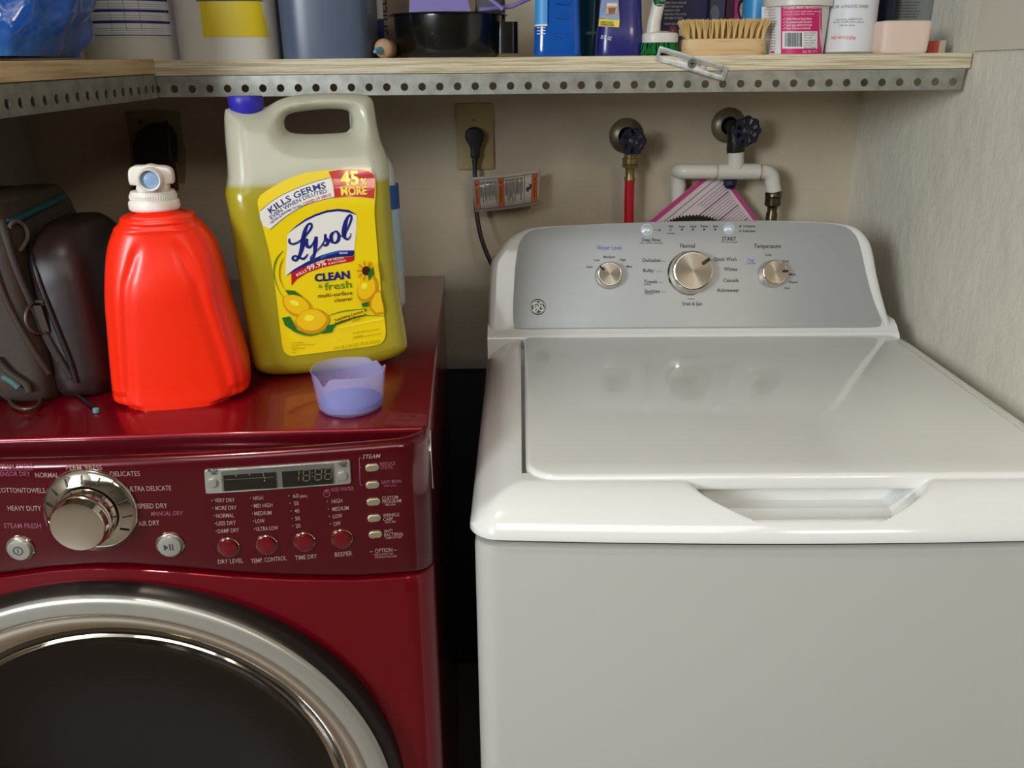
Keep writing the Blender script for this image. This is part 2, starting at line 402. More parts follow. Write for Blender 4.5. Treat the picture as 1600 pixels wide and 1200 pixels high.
    for s, a, y, b in (('Auto', 916, 418.5, 926), ('Low', 928, 408, 937), ('Medium', 943, 403, 961), ('High', 968, 407.5, 978), ('Max', 979, 418, 988), ('Cold', 1195, 400, 1205), ('Cool', 1223, 409.5, 1232), ('Mild', 1233, 430.5, 1243),
                       ('Warm', 1232, 442.5, 1246), ('Hot', 1226, 452, 1234), ('Fill', 1045, 355.5, 1051), ('Soak', 1061, 355.5, 1070), ('Wash', 1078, 355.5, 1088), ('Rinse', 1095, 355, 1106), ('Spin', 1114, 355, 1122),
                       ('Complete', 1161, 355, 1180), ('Unlocked', 1161, 362.5, 1180)): T(s, a, y, b, 3.6)
    T('Tap', 1167, 408, 1178, 4, 1); T('Cold Plus', 1166, 412.5, 1180, 3.4, 1)
    for a, y, b in ((1000, 380.5, 1035), (1127, 379, 1151), (1006, 445, 1017), (1007, 460, 1020), (1042, 365.5, 1054), (1074, 467.5, 1085)): T('see owner manual', a, y, b, 2.0)
    for px, py in ((1030.5, 359.5), (1065.5, 358.8), (1082.5, 358.5), (1100, 358.5), (1117.5, 358.3), (1156.5, 353.5)): put_shape(t, ps, [circ(px, py, 1.6, n=12)])
    for px, py in ((1047.5, 359.2), (1156.5, 361)): put_shape(t, ps, [circ(px, py, 1.6, n=12), circ(px, py, 1.0, n=12)])
    put_stroke(t, ps, [(1021, 359.5), (1027, 359.5)], .5)
    for a, b, c, d in ((1033, 407, 1040, 409), (1024, 424, 1036, 424), (1029, 441, 1036, 441), (1033, 456, 1041, 456), (1108, 408, 1114, 406)): put_stroke(t, ps, [(a, b), (c, d)], .45)
    split_build(t, [ps.hit(990, 430)[0], ps.hit(1102, 430)[0], ps.hit(1162, 430)[0]], 'panel_lettering', [M['ink'], M['inkb']], pan_o)
    def knob(px, py, r, h, ang):
        c = cs.hit(px, py); pt = Vector(cs.pt(c[0], c[1])); f_ = on_normal(pt, nrm)
        kb = MB(); kb.add(lathe([(r * 1.12, 0), (r * 1.12, .002), (r * 1.06, .004), (r * 1.02, h * .75), (r * .99, h * .93), (r * .95, h), (r * .90, h * 1.01), (r * .89, h * .97), (0, h * .97)], 64), 0, f_)
        ko = kb.build('knob', M['chrome'], root, smooth=30)
        n = 72; cap = MB(); v = [(0, 0, h * .985)] + [(r * .875 * math.cos(2 * math.pi * i / n), r * .875 * math.sin(2 * math.pi * i / n), h * .985) for i in range(n)]
        cap.add((v, [(0, 1 + i, 1 + (i + 1) % n) for i in range(n)]), 0, f_); cap.build('knob_face', M['brushk'], ko, smooth=0)
        a = R(ang); q = MB(); q.add(box(r * .55, r * 1.0, -r * .085, r * .085, h * .97, h * 1.08, r * .03), 0, lambda p: f_((p[0] * math.cos(a) - p[1] * math.sin(a), p[0] * math.sin(a) + p[1] * math.cos(a), p[2]))); q.build('pointer', M['black'], ko)
    knob(1078, 427, .0318, .026, 35); knob(951, 431, .0195, .021, 145); knob(1205.5, 428.5, .0198, .021, 5)
    for px, py, r in ((1010.5, 358.8, .0085), (1139, 357, .0085)):
        c = cs.hit(px, py); f_ = on_normal(Vector(cs.pt(c[0], c[1], .001)), nrm)
        b = MB().add(lathe([(r * 1.1, 0), (r * 1.1, .0012), (r * .98, .0012), (r * .95, .003), (r * .8, .004), (0, .0038)], 32), 0, f_).build('button', M['btn'], root)
    # round badge
    c = cs.hit(840.5, 479.5); f_ = on_normal(Vector(cs.pt(c[0], c[1], .001)), nrm)
    b = MB().add(lathe([(.0125, 0), (.0125, .001), (.0115, .0016), (0, .0017)], 40), 0, f_).build('badge', M['steel'], root)
    bs = Surf(fr, lambda x, z: cs.fy(x, z) - .0034)
    t = MB()
    for o in ([circ(840.5, 479.5, 11.6, 10.2, 40), circ(840.5, 479.5, 10.8, 9.4, 40)],): put_shape(t, bs, o)
    S = lambda pts, w=1.5: put_stroke(t, bs, pts, w)
    S([(841, 475), (838, 472.5), (835, 475), (834.5, 479), (836.5, 482), (839, 480), (839.5, 477.5), (836.5, 478)])
    S([(839.5, 478), (840, 483), (838, 486.5), (835, 485), (836, 483)])
    S([(847, 474), (844.5, 473), (842.5, 475), (843.5, 477.5), (846, 477.5)]); S([(843.5, 478), (842, 481), (843, 484.5), (846, 485), (848.5, 482), (848, 479), (845.5, 480.5)])
    for a in range(0, 360, 90):
        th = R(a + 20); S([(840.5 + 9.3 * math.cos(th + q), 479.5 + 8.2 * math.sin(th + q)) for q in (0, .3, .6)] + [(840.5 + 6.3 * math.cos(th + .8), 479.5 + 5.6 * math.sin(th + .8))], .8)
    t.build('monogram', M['satin'], b, smooth=0)
M['steel'] = mat('badge_dark_steel', (70, 74, 78), 0.4, metal=0.5)
M['btn'] = mat('button_pale', (190, 198, 205), 0.25, metal=0.2, coat=0.5)
mk = mat('knob_spun_metal', (142, 134, 120), 0.40, metal=1); M['brushk'] = mk
mk.node_tree.nodes['Principled BSDF'].inputs['Anisotropic'].default_value = 0.85
tg = mk.node_tree.nodes.new('ShaderNodeTangent'); tg.direction_type = 'RADIAL'; tg.axis = 'Y'; mk.node_tree.links.new(tg.outputs[0], mk.node_tree.nodes['Principled BSDF'].inputs['Tangent'])
washer()

# ------------------------------------------------------------------ dryer
def dryer():
    yaw = R(2.6); fr = Frame((-.430, -.896, 0), yaw)
    root = tag(empty('clothes_dryer', fr.o, yaw), 'glossy cherry red front-loading clothes dryer with chrome knob and round door', 'clothes dryer')
    HW, TZ, Y0, K = .343, .980, -.062, .24
    def fy(x, z=0, hw=HW, r=.03):
        t = abs(x) - (hw - r); return Y0 + K * min(abs(x), hw) ** 2 + (r - math.sqrt(max(r * r - t * t, 0)) if t > 0 else 0)
    sf = Surf(fr, lambda x, z: fy(x))
    n = 80; xs = [-HW + 2 * HW * (0.5 - 0.5 * math.cos(math.pi * k / n)) for k in range(n + 1)]
    bnd_px = [(-20, 905), (0, 900), (60, 890), (130, 885), (200, 885), (280, 890), (360, 897), (450, 902), (560, 903), (640, 897), (672, 889), (686, 884)]
    B = sorted([sf.hit(*p) for p in bnd_px]); right = [b for b in B if b[0] > 0]; z0 = min(B, key=lambda b: abs(b[0]))[1]
    bx = [0] + [b[0] for b in right]; bz = [z0] + [b[1] for b in right]
    zb = lambda x: float(np.interp(abs(x), bx, bz))
    # cabinet sides, back and top plate
    m = MB(); SW = HW - .002
    prof = [(-SW, .0), (-SW, .70), (SW, .70), (SW, .0)]
    m.add(loft([[(x, y, z) for x, y in prof] for z in (.03, .962)])); m.build('cabinet', M['red'], root)
    def cap(a, b): return None
    m = MB(); m.add(box(-HW, HW, 0.0, .712, .940, TZ, .003, 3)); m.build('top_plate', M['red'], root)
    m = MB(); m.add(box(-HW + .004, HW - .004, -.0015, .001, .942, TZ - .003, .001)); m.build('dark_reflection_band', M['redp'], root)  # added overlay; its darker red stands in for the dark reflection on this edge
    for sx in (-1, 1):
        for y in (.05, .62): MB().add(lathe([(.02, 0), (.022, .004), (.022, .014), (.009, .016), (.009, .032)], 20), 0, lambda p: (p[0] + sx * .29, p[1] + y, p[2])).build('leveling_foot', M['black'], root)
    # control panel shell, rolls over at the top into a ledge
    rows = []
    def row(zf, ins, back=None):
        r_ = []
        for x in xs:
            hx = x * (HW - ins * .5) / HW; y = fy(x) + ins if back is None else max(back, 0) * 1.0
            r_.append((hx, y, zf(x) if callable(zf) else zf))
        return r_
    TR = .981
    rows = [row(lambda x: zb(x) + .0008, .010), row(lambda x: zb(x) + .0016, .003), row(lambda x: zb(x) + .0035, .0006), row(lambda x: zb(x) + .006, 0)]
    for k in range(1, 7): rows.append(row(lambda x, k=k: zb(x) + .006 + (TR - .009 - zb(x) - .006) * k / 6, 0))
    for a in range(15, 91, 15): rows.append(row(TR - .009 + .009 * math.sin(R(a)), .009 * (1 - math.cos(R(a)))))
    last = rows[-1]
    for q, dz in ((.08, -.0012), (.18, -.006), (.32, -.015), (.5, -.022), (.75, -.025), (1.0, -.025)): rows.append([(p[0] * (1 - .0), p[1] + (.004 - p[1]) * q, p[2] + dz) for p in last])
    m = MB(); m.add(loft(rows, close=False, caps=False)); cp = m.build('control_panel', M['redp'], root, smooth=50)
    # raised end grip at the panel's outer corner
    # lower front with door opening
    CZ, CR = .548, .292
    zs = [.02 + (1 - .02) * 0] ; NZ = 90
    def fn(i, j):
        x = xs2[i]; top = zb(x) - .0022; z = .035 + (top - .035) * j / (NZ - 1)
        if j == NZ - 1: z = top
        d = .008 if j == NZ - 1 else 0
        if j == NZ - 2: z = top - .0006; d = .003
        if j == NZ - 3: z = top - .003; d = .0
        return (x, fy(x) + d + .001, z)
    xs2 = sorted(set(xs + list(np.linspace(-.3, .3, 90)))); m = MB()
    def keep(i, j):
        a = fn(i, j); return math.hypot(a[0], a[2] - CZ) > .262
    m.add(grid(len(xs2), NZ, fn, keep)); m.build('front_panel', M['red'], root, smooth=50)
    m = MB(); m.add(grid(len(xs), 2, lambda i, j: (xs[i] * .985, fy(xs[i]) + .012, zb(xs[i]) - .012 + .03 * j))); m.build('panel_gap', M['gap'], root)
    # door
    yb = Y0
    def ring(prof, n=128): return [(r, -y) for r, y in prof]
    def L(prof, nm, mt, par, n=128, sm=40):
        v, f = lathe([(r, y) for r, y in prof], n, closed_ends=False)
        return MB().add((v, f), 0, lambda p: (p[0], p[2], CZ + p[1])).build(nm, mt, par, smooth=sm)
    door = L([(.300, yb + .03), (.3, yb - .001), (.2985, yb - .005), (.296, yb - .009), (.2935, yb - .012), (.2915, yb - .0135), (.2895, yb - .0145)], 'door', M['bezel'], root)
    L([(.2925, yb - .011), (.292, yb - .0155), (.290, yb - .018), (.286, yb - .019), (.275, yb - .0195), (.2725, yb - .0185), (.2705, yb - .016), (.2700, yb - .010)], 'outer_ring', M['satin'], door)
    L([(.2705, yb - .011), (.2685, yb - .015), (.265, yb - .0155), (.257, yb - .013), (.246, yb - .007), (.235, yb + .002), (.2295, yb + .010), (.227, yb + .008), (.224, yb + .012), (.222, yb + .02)], 'chrome_ring', M['chrome'], door)
    L([(.2235, yb + .016), (.221, yb + .0165), (.214, yb + .02), (.19, yb + .031), (.15, yb + .041), (.10, yb + .047), (.05, yb + .050), (0.0005, yb + .051)], 'door_glass', M['glass'], door)
    # lettering and controls
    ps = Surf(fr, lambda x, z: fy(x) - .0004); t = MB()
    def T(s, xl, yl, xr, yr, cap, mi=0, b=.004, sh=0): put_text(t, s, ps, xl, yl, xr, yr, cap, off=.0002, mi=mi, bold=b, shear=sh)
    T('STEAM CYCLE', -3, 733, 52, 732, 7.5, 1); T('SENSOR DRY', -3, 744, 48, 743.5, 7, 1); T('NORMAL', 56, 746, 92.5, 746, 7.5); T('PERM. PRESS', 104, 734, 160, 734, 7.5); T('DELICATES', 173, 744, 219, 743.5, 7.5)
    T('COTTON/TOWELS', -3, 769.5, 71, 770, 7.5); T('ULTRA DELICATE', 200, 767.5, 268, 766, 7.5); T('HEAVY DUTY', 13, 797.5, 65, 798, 7.5); T('SPEED DRY', 216, 794.5, 262, 793.5, 7.5)
    T('MANUAL DRY', 236, 806, 285, 804.5, 6.5, 1, sh=.25); T('AIR DRY', 217, 822, 250, 820, 7.5); T('STEAM FRESH', 7, 825, 65, 825, 7.5, 1)
    put_stroke(t, ps, [(-3, 735), (52, 734)], .8, off=.0002, mi=1)
    arc = [(74, 822), (69, 800), (71, 778), (80, 760), (96, 746), (120, 738), (148, 738), (172, 745), (190, 759), (196, 765)]
    put_stroke(t, ps, arc, 1.1, off=.0002, mi=1); put_stroke(t, ps, [(211, 791), (214, 800), (214, 812), (211, 821)], 1.1, off=.0002, mi=1)
    cols = [((331, 782.5), [('VERY DRY', 335.5, 785, 367, 784), ('MORE DRY', 337, 797, 370, 796), ('NORMAL', 338, 809, 366, 808), ('LESS DRY', 339, 821, 369, 819.5), ('DAMP DRY', 341, 833, 374, 831)]),
            ((391, 779), [('HIGH', 396, 781.5, 411.5, 780.5), ('MID HIGH', 397, 793.5, 426, 792), ('MEDIUM', 398, 805.5, 424.5, 804), ('LOW', 399.5, 817.5, 414, 816.5), ('ULTRA LOW', 400.5, 829.5, 435, 827.5)]),
            ((451, 776), [('60', 458, 778, 467, 777.5), ('50', 459.5, 789.5, 467, 789), ('40', 460.5, 801.5, 468, 801), ('30', 461.5, 813.5, 469, 812.5), ('20', 462.5, 825, 470, 824)]),
            ((511, 785), [('HIGH', 518.5, 786.5, 535, 785), ('MEDIUM', 519.5, 798.5, 545, 796.5), ('LOW', 520.5, 810, 535, 808.5), ('OFF', 521.5, 822, 532.5, 820.5)])]
    for (lx, ly), rowsT in cols:
        for i, (s, a, b_, c_, d_) in enumerate(rowsT):
            T(s, a, b_, c_, d_, 6.2)
            x_ = lx + i * 1.6; y_ = (b_ - 3.0); put_shape(t, ps, [circ(x_, y_, 2.2, n=14)], off=.0002, mi=2); put_shape(t, ps, [circ(x_ + .6, y_ - .6, .9, n=10)], off=.0004)
    T('(MIN)', 468.5, 777.5, 480, 777, 4); T('ADD WATER', 517, 768, 553, 766, 6, 1)
    put_shape(t, ps, [circ(510.5, 771.5, 5.4, n=24), circ(510.5, 771.5, 4.4, n=24)], off=.0002, mi=1); put_stroke(t, ps, [(510, 772), (511, 769), (508, 768), (508, 766), (515, 764)], 1, off=.0002, mi=1)
    for s, a, b_, c_, d_ in (('DRY LEVEL', 341, 881, 380.5, 879), ('TEMP. CONTROL', 393, 880, 448, 875), ('TIME DRY', 461.5, 875, 496, 872), ('BEEPER', 523.5, 870, 550.5, 867.5)): T(s, a, b_, c_, d_, 6.8)
    T('STEAM', 566, 717, 593, 715.5, 6.5, 0, sh=.25); T('REDUCE', 594, 727.5, 618, 726, 5.2, 1); T('STATIC', 594.5, 733.5, 614.5, 732, 5.2, 1)
    T('EASY IRON', 596, 756, 627, 754, 5.2, 1); T('CHILD LOCK', 600, 760.5, 619, 759.5, 3, 1); T('CUSTOM', 597, 781, 622, 779, 5.2); T('PROGRAM', 597.5, 786.5, 627, 784.5, 5.2); T('TIME SAVE', 601, 790.5, 618, 789.5, 3)
    T('WRINKLE', 598, 808, 624, 806, 5.2); T('CARE', 599, 814, 614, 813, 5.2); T('RACK DRY', 602, 817.5, 619, 816.5, 3); T('ANTI', 600, 832.5, 613, 831.5, 5.2); T('BACTERIAL', 600.5, 838.5, 630.5, 836.5, 5.2); T('DAMP DRY BEEP', 603, 842, 628, 840.5, 3)
    T('OPTION', 586, 864, 613, 862, 6.5); put_stroke(t, ps, [(578, 862), (582.5, 861.7)], .9, off=.0002); put_stroke(t, ps, [(615, 859.5), (620, 859.2)], .9, off=.0002)
    T('PRESS & HOLD 3 SEC', 585, 868, 615, 866, 2.6); T('FOR EXTRA FUNCTIONS', 586, 872, 620, 870, 2.6)
    put_stroke(t, ps, [(564.5, 715.5), (561.5, 716), (561.8, 730), (563, 756), (566.5, 757.5)], .9, off=.0002, mi=1); put_stroke(t, ps, [(561.8, 730), (565, 729.8)], .9, off=.0002, mi=1)
    split_build(t, [ps.hit(x, 800)[0] for x in (140, 305, 383, 445, 498, 558)], 'panel_lettering', [M['print'], M['printd'], M['black']], cp)
    def fwd(p, off=0.0): c = ps.hit(*p); return Vector(ps.pt(c[0], c[1], off))
    def nrm(x): return Vector((2 * K * x, -1, 0)).normalized()
    # big selector knob
    c = fwd((143, 797)); r = .0435; nn_ = nrm(c.x); f_ = on_normal(c, nn_)
    ko = MB().add(lathe([(r * 1.03, -.004), (r * 1.03, .001), (r, .0035), (r * .93, .0055), (r * .74, .010), (r * .70, .0105), (r * .69, .008), (0.001, .008)], 96), 0, f_).build('selector_knob', M['chrome'], root, smooth=35)
    q = MB(); q.add(lathe([(r * .68, .006), (r * .665, .014), (r * .65, .022), (r * .645, .0245), (r * .62, .0255), (r * .60, .027), (r * .59, .032), (r * .565, .034), (r * .40, .0346), (0.0005, .0348)], 80), 0, f_); q.build('knob_cap', M['chrome'], ko, smooth=50)
    q = MB()
    for a in range(-30, 211, 24):
        A = R(a); q.add(box(r * .76, r * .93, -.0006, .0006, .0062, .0108), 0, lambda p: f_((p[0] * math.cos(A) - p[1] * math.sin(A), p[0] * math.sin(A) + p[1] * math.cos(A), p[2] - (p[0] - r * .76) * .55)))
    q.build('tick_marks', M['black'], ko)
    def rbut(px, py, r, mt, icon=None, rm='chrome'):
        c = fwd((px, py)); f2 = on_normal(c, nrm(c.x))
        rg = MB().add(lathe([(r * 1.22, -.002), (r * 1.22, .0008), (r * 1.14, .0018), (r * 1.05, .0015), (r * 1.03, -.001)], 48, closed_ends=False), 0, f2).build('button_ring', M[rm], root)
        b = MB().add(lathe([(r, -.001), (r, .0028), (r * .94, .004), (r * .7, .0046), (0, .0048)], 40), 0, f2).build('button', mt, rg)
        if icon:
            ic = MB()
            for ol in icon: ic.add(plate([[(q_[0] * r, q_[1] * r) for q_ in o_] for o_ in ol], 0), 0, lambda p: f2((p[0], p[1], .0050)))
            ic.build('button_symbol', M['ink'], b, smooth=0)
    rbut(32, 857, .0115, M['satin'], [[circ(0, 0, .42, n=24), circ(0, 0, .34, n=24)], [[(-.04, -.2), (.04, -.2), (.04, .22), (-.04, .22)]]])
    rbut(266, 851.5, .0115, M['satin'], [[[(-.42, -.3), (-.05, 0), (-.42, .3)]], [[(.04, -.3), (.14, -.3), (.14, .32), (.04, .32)]], [[(.26, -.3), (.36, -.3), (.36, .32), (.26, .32)]]])
    for px, py in ((357.5, 855), (417, 851), (476, 846.5), (534.5, 841.5)): rbut(px, py, .0092, M['redb'])
    for px, py in ((581.5, 730), (582, 757), (583.5, 783.5), (584.5, 809), (586.5, 834.5)):
        c = fwd((px, py)); f2 = on_normal(c, nrm(c.x))
        MB().add(plate([rrect(-.0070, .0070, -.0040, .0040, .0038)], .002, .0014, 3), 0, lambda p: f2((p[0], p[1], p[2] + .0005))).build('oval_button', M['gold'], root)
    # display
    q = [ps.hit(*p) for p in ((320, 733), (547, 718), (549, 754), (322.5, 770))]
    lt, rt_, rb, lb = [Vector(a) for a in q]
    def disp(u, v): a = lt.lerp(rt_, u); b = lb.lerp(rb, u); return a.lerp(b, v)
    def dplate(u0, u1, v0, v1, off, th, rad, mt, nm, par, bev=.0006):
        wd = (rt_ - lt).length; hg = (lb - lt).length
        ol = rrect(u0 * wd, u1 * wd, v0 * hg, v1 * hg, rad); ol2 = []
        for i, p in enumerate(ol):  # fine steps so the plate follows the curved panel
            a = ol[(i + 1) % len(ol)]; k = max(1, int(math.hypot(a[0] - p[0], a[1] - p[1]) / .004))
            ol2 += [(p[0] + (a[0] - p[0]) * j / k, p[1] + (a[1] - p[1]) * j / k) for j in range(k)]
        def fn(p): d = disp(p[0] / wd, p[1] / hg); return ps.pt(d.x, d.y, off + p[2])
        return MB().add(plate([ol2], th, bev, 2), 0, fn).build(nm, mt, par)
    dp = dplate(0, 1, 0, 1, .001, .0018, .002, M['satin'], 'display_frame', root)
    dplate(.115, .885, .07, .93, .003, .0004, .001, M['steelframe'], 'display_surround', dp, 0)
    d1 = dplate(.13, .487, .24, .90, .0036, .0004, .0008, M['lcd'], 'display_window', dp, 0); d2 = dplate(.53, .878, .24, .90, .0036, .0004, .0008, M['lcd'], 'display_window', dp, 0)
    ds = Surf(fr, lambda x, z: fy(x) - .0043); t = MB()
    T2 = lambda s, xl, yl, xr, yr, cap, mi=0, b=0: put_text(t, s, ds, xl, yl, xr, yr, cap, off=.0004, mi=mi, bold=b)
    T2('PROCESSING', 372, 735, 404, 732.5, 3.6); T2('EST. TIME REMAINING', 456, 728.7, 504, 725.2, 3.2)
    T2('MORE', 325, 737.2, 341, 736.2, 4.8, 1, .01); T2('TIME', 328, 742.2, 339, 741.5, 4.8, 1, .01); T2('LESS', 529, 725.2, 542.5, 724.2, 4.8, 1, .01); T2('TIME', 530.5, 730.3, 542, 729.5, 4.8, 1, .01)
    def seg(cx, cy, which):
        w_, h_ = 5.0, 8.5
        for k in which:
            pts = {'a': [(-w_, -h_), (w_, -h_)], 'g': [(-w_, 0), (w_, 0)], 'd': [(-w_, h_), (w_, h_)], 'f': [(-w_, -h_), (-w_, 0)], 'b': [(w_, -h_), (w_, 0)], 'e': [(-w_, 0), (-w_, h_)], 'c': [(w_, 0), (w_, h_)]}[k]
            a, b_ = [Vector((cx + p[0] - p[1] * .06, cy + p[1] - p[0] * .07)) for p in pts]; d = (b_ - a) * .12; a += d; b_ -= d; put_stroke(t, ds, [tuple(a), tuple(b_)], 1.6, off=.0004, mi=2)
    seg(462, 743.5, 'bc'); seg(479, 742.5, 'abcdefg'); seg(497.5, 741, 'abcdefg'); seg(513, 740, 'abcdefg')
    for y_ in (738, 744): put_shape(t, ds, [circ(488.3, y_, .9, n=8)], mi=2)
    put_stroke(t, ds, [(351, 749.5), (428, 745)], .8, mi=2)
    for p in ((369, 743.2), (390, 741.5), (411, 739), (412, 742.5), (413.5, 747), (413.5, 751)): put_shape(t, ds, [circ(p[0], p[1], 1.0, n=8)], mi=0)
    t.build('display_marks', [M['print'], M['ink'], M['seg']], dp, smooth=0)
    for px, py in ((333, 752.5), (535.5, 741)):
        c = fwd((px, py), .0028); f2 = on_normal(c, nrm(c.x))
        MB().add(lathe([(.0048, 0), (.0048, .0015), (.0042, .0024), (0, .0026)], 32), 0, f2).build('button', M['satin'], dp)
    # chrome tab on the side, at the end of the panel
    xs_ = HW + .001
    MB().add(plate([[(-.035, .955), (-.022, .985 - .012), (-.01, .95), (-.022, .905)]], .0012, .0006, 1), 0, lambda p: (xs_ + p[2], p[0] + .03, p[1])).build('side_catch', M['chrome'], root)
M['redb'] = mat('red_button', (112, 8, 24), 0.3, metal=0.3, coat=0.8)
M['gold'] = mat('champagne_button', (190, 180, 150), 0.3, metal=0.7)
dryer()
# ------------------------------------------------------------------ shelves
def m_(n, *a, **k):
    if n not in M: M[n] = mat(n, *a, **k)
    return M[n]
SY, SZ = -.40, 1.346                       # front edge and top of the long shelf
ply = m_('plywood_edge', (224, 214, 186), .6, wear=((184, 166, 130), 9, .46, .60, 5, (1, 1, 60)), bump=(30, .5, .004, 4, (1, 1, 14)))
galv = m_('galvanized_steel', (168, 168, 160), .42, metal=.75, wear=((138, 138, 130), 40, .4, .7, 4))
def mm(Y, px=800, py=90): return (W.at(px + 1, py, y=Y) - W.at(px, py, y=Y)).x
bl = W.at(243, 100, y=SY).x
sh = MB().add(box(XL, XR - .004, SY, -.001, SZ - .021, SZ, .0012)).build('long_shelf_board', ply); tag(sh, 'long raw plywood shelf board running across the back wall', 'shelf')
tilt = .018
s2 = MB().add(box(XL, bl - .001, -.98, SY - .001, SZ - .018, SZ + .002, .001), 0, lambda p: (p[0], p[1], p[2] + (p[1] - SY) * tilt)).build('side_shelf_board', m_('pine_board', (222, 200, 156), .6, wear=((196, 168, 122), 7, .45, .65, 4, (1, 1, 20)), bump=(30, .3, .003, 4, (1, 1, 14))))
tag(s2, 'shorter pale pine shelf board along the dark side wall under the blue bag', 'shelf')
x0 = W.at(232, 140, y=SY + .003).x; x1 = W.at(1505, 130, y=SY + .003).x; zt = SZ - .0225; zb_ = zt - .0275
n = int((x1 - x0) / .0254); hx = [W.at(1490, 127, y=SY).x - .0254 * i for i in range(48)]; hx = [h for h in hx if h > x0 + .006]
def angle_iron(name, x0, x1, hx, hz, h, lab, fn):
    o = MB(); o.add(plate([[(x0, 0), (x1, 0), (x1 - .004, -h), (x0, -h)]] + [circ(q, hz, 0.0054, n=20) for q in hx], .0009), 0, lambda p: fn((p[0], p[2] + .0, p[1])))
    o.add(box(x0, x1, 0, .026, -.0009, .0009), 0, fn); r_ = o.build(name, galv, smooth=30); tag(r_, lab, 'shelf bracket'); return r_
angle_iron('perforated_angle', x0, x1, hx, -.0165, .0275, 'long perforated steel angle under the front of the long plywood shelf', lambda p: (p[0], SY + .003 + p[1], zt + p[2]))
L_ = .57; angle_iron('perforated_angle', 0, L_, [.012 + .0254 * i for i in range(22)], -.0185, .031, 'shorter perforated steel angle under the pine side shelf',
    lambda p: (bl - .003 - p[1], SY - .004 - p[0], SZ - .0200 - p[0] * tilt + p[2]))
# tilted mending plate screwed to the shelf edge
c = W.at(1081, 99.5, y=SY - .0015); th = -math.atan2(26, 90); u = mm(SY)
mp = MB().add(plate([rrect(-57 * u, 57 * u, -11 * u, 11 * u, 1.5 * u), circ(15 * u, 0, 2.3 * u, n=14), rrect(-52 * u, -24 * u, -2.6 * u, 2.8 * u, 2 * u), rrect(23 * u, 50 * u, -4 * u, 4 * u, 3 * u)], .0010, .0003, 1), 0,
    lambda p: (c.x + p[0] * math.cos(th) - p[1] * math.sin(th), c.y - p[2], c.z + p[0] * math.sin(th) + p[1] * math.cos(th))).build('mending_plate', m_('zinc_plate', (196, 198, 194), .4, metal=.6, wear=((150, 148, 140), 60, .45, .7, 4)))
tag(mp, 'slotted zinc mending plate screwed askew to the shelf edge', 'metal plate')
sc_ = MB().add(lathe([(7 * u, 0), (7 * u, .0006), (5.5 * u, .0018), (0, .0019)], 24), 0, lambda p: (c.x + p[0], c.y - .001 - p[2], c.z + p[1])).build('screw', M['steelframe'], mp)
MB().add(box(-4 * u, 4 * u, .0019, .0021, -.7 * u, .7 * u), 0, lambda p: (c.x + p[0], c.y - .001 - p[1], c.z + p[2])).add(box(-.7 * u, .7 * u, .0019, .0021, -4 * u, 4 * u), 0, lambda p: (c.x + p[0], c.y - .001 - p[1], c.z + p[2])).build('screw_slot', M['black'], sc_)

# ------------------------------------------------------------------ things on the shelves
def sx(px, Y): return W.at(px, 60, y=Y).x
def sqring(cx, cy, a, b, z, e=2.6, n=48, rot=0):
    o = []
    for k in range(n):
        t = 2 * math.pi * k / n; c_, s_ = math.cos(t), math.sin(t)
        x = a * math.copysign(abs(c_) ** (2 / e), c_); y = b * math.copysign(abs(s_) ** (2 / e), s_); o.append((cx + x * math.cos(rot) - y * math.sin(rot), cy + x * math.sin(rot) + y * math.cos(rot), z))
    return o
def bottle(name, lab, cat, pxl, pxr, Yf, depth, hgt, mt, e=3.2, prof=None, capm=None, neck=.3, group=None, base=SZ, capr=None, rot=0):
    """a bottle on the shelf spanning two image columns at its widest, front at Yf"""
    a = (sx(pxr, Yf + depth / 2) - sx(pxl, Yf + depth / 2)) / 2; cx = (sx(pxr, Yf + depth / 2) + sx(pxl, Yf + depth / 2)) / 2
    root = tag(empty(name, (cx, Yf + depth / 2, base)), lab, cat, group)
    prof = prof or [(0, .90), (.015, .97), (.04, 1), (.6, 1), (.72, .92), (.80, .65), (.84, neck), (.9, neck)]
    sm = catmull(prof, 4)
    m = MB(); m.add(loft([sqring(0, 0, a * p[1], depth / 2 * p[1], max(p[0], 0) * hgt, e if p[1] > neck * 1.4 else 2.1, 56, rot) for p in sm])); b = m.build('body', mt, root, smooth=45)
    if capm:
        r_ = capr or min(a, depth / 2) * neck * 1.25; MB().add(lathe([(r_, hgt * .86), (r_, hgt * .995), (r_ * .9, hgt), (0, hgt)], 32)).build('cap', capm, root)
    root['a'] = a
    fy = lambda x, z: -depth / 2 * max(1 - min(abs(x / a), .999) ** e, 0) ** (1 / e) - .0006
    return root, b, Surf(Frame((cx, Yf + depth / 2, base)), fy), a
def del_tmp():
    for o in bpy.data.objects:
        if 'a' in o.keys(): del o['a']
def band(sf, x0, x1, z0, z1, off=0.0002, nx=24, nz=2, fx=None): return grid(nx, nz, lambda i, j: sf.pt(x0 + (x1 - x0) * i / (nx - 1), z0 + (z1 - z0) * j / (nz - 1), off))
white = m_('white_plastic', (214, 210, 200), .35, sss=.15); ink = M['ink']; navy = m_('navy_print', (30, 40, 110), .5); yel = m_('yellow_print', (222, 196, 20), .45)
paper = m_('white_label', (222, 222, 224), .45); blackp = M['black']
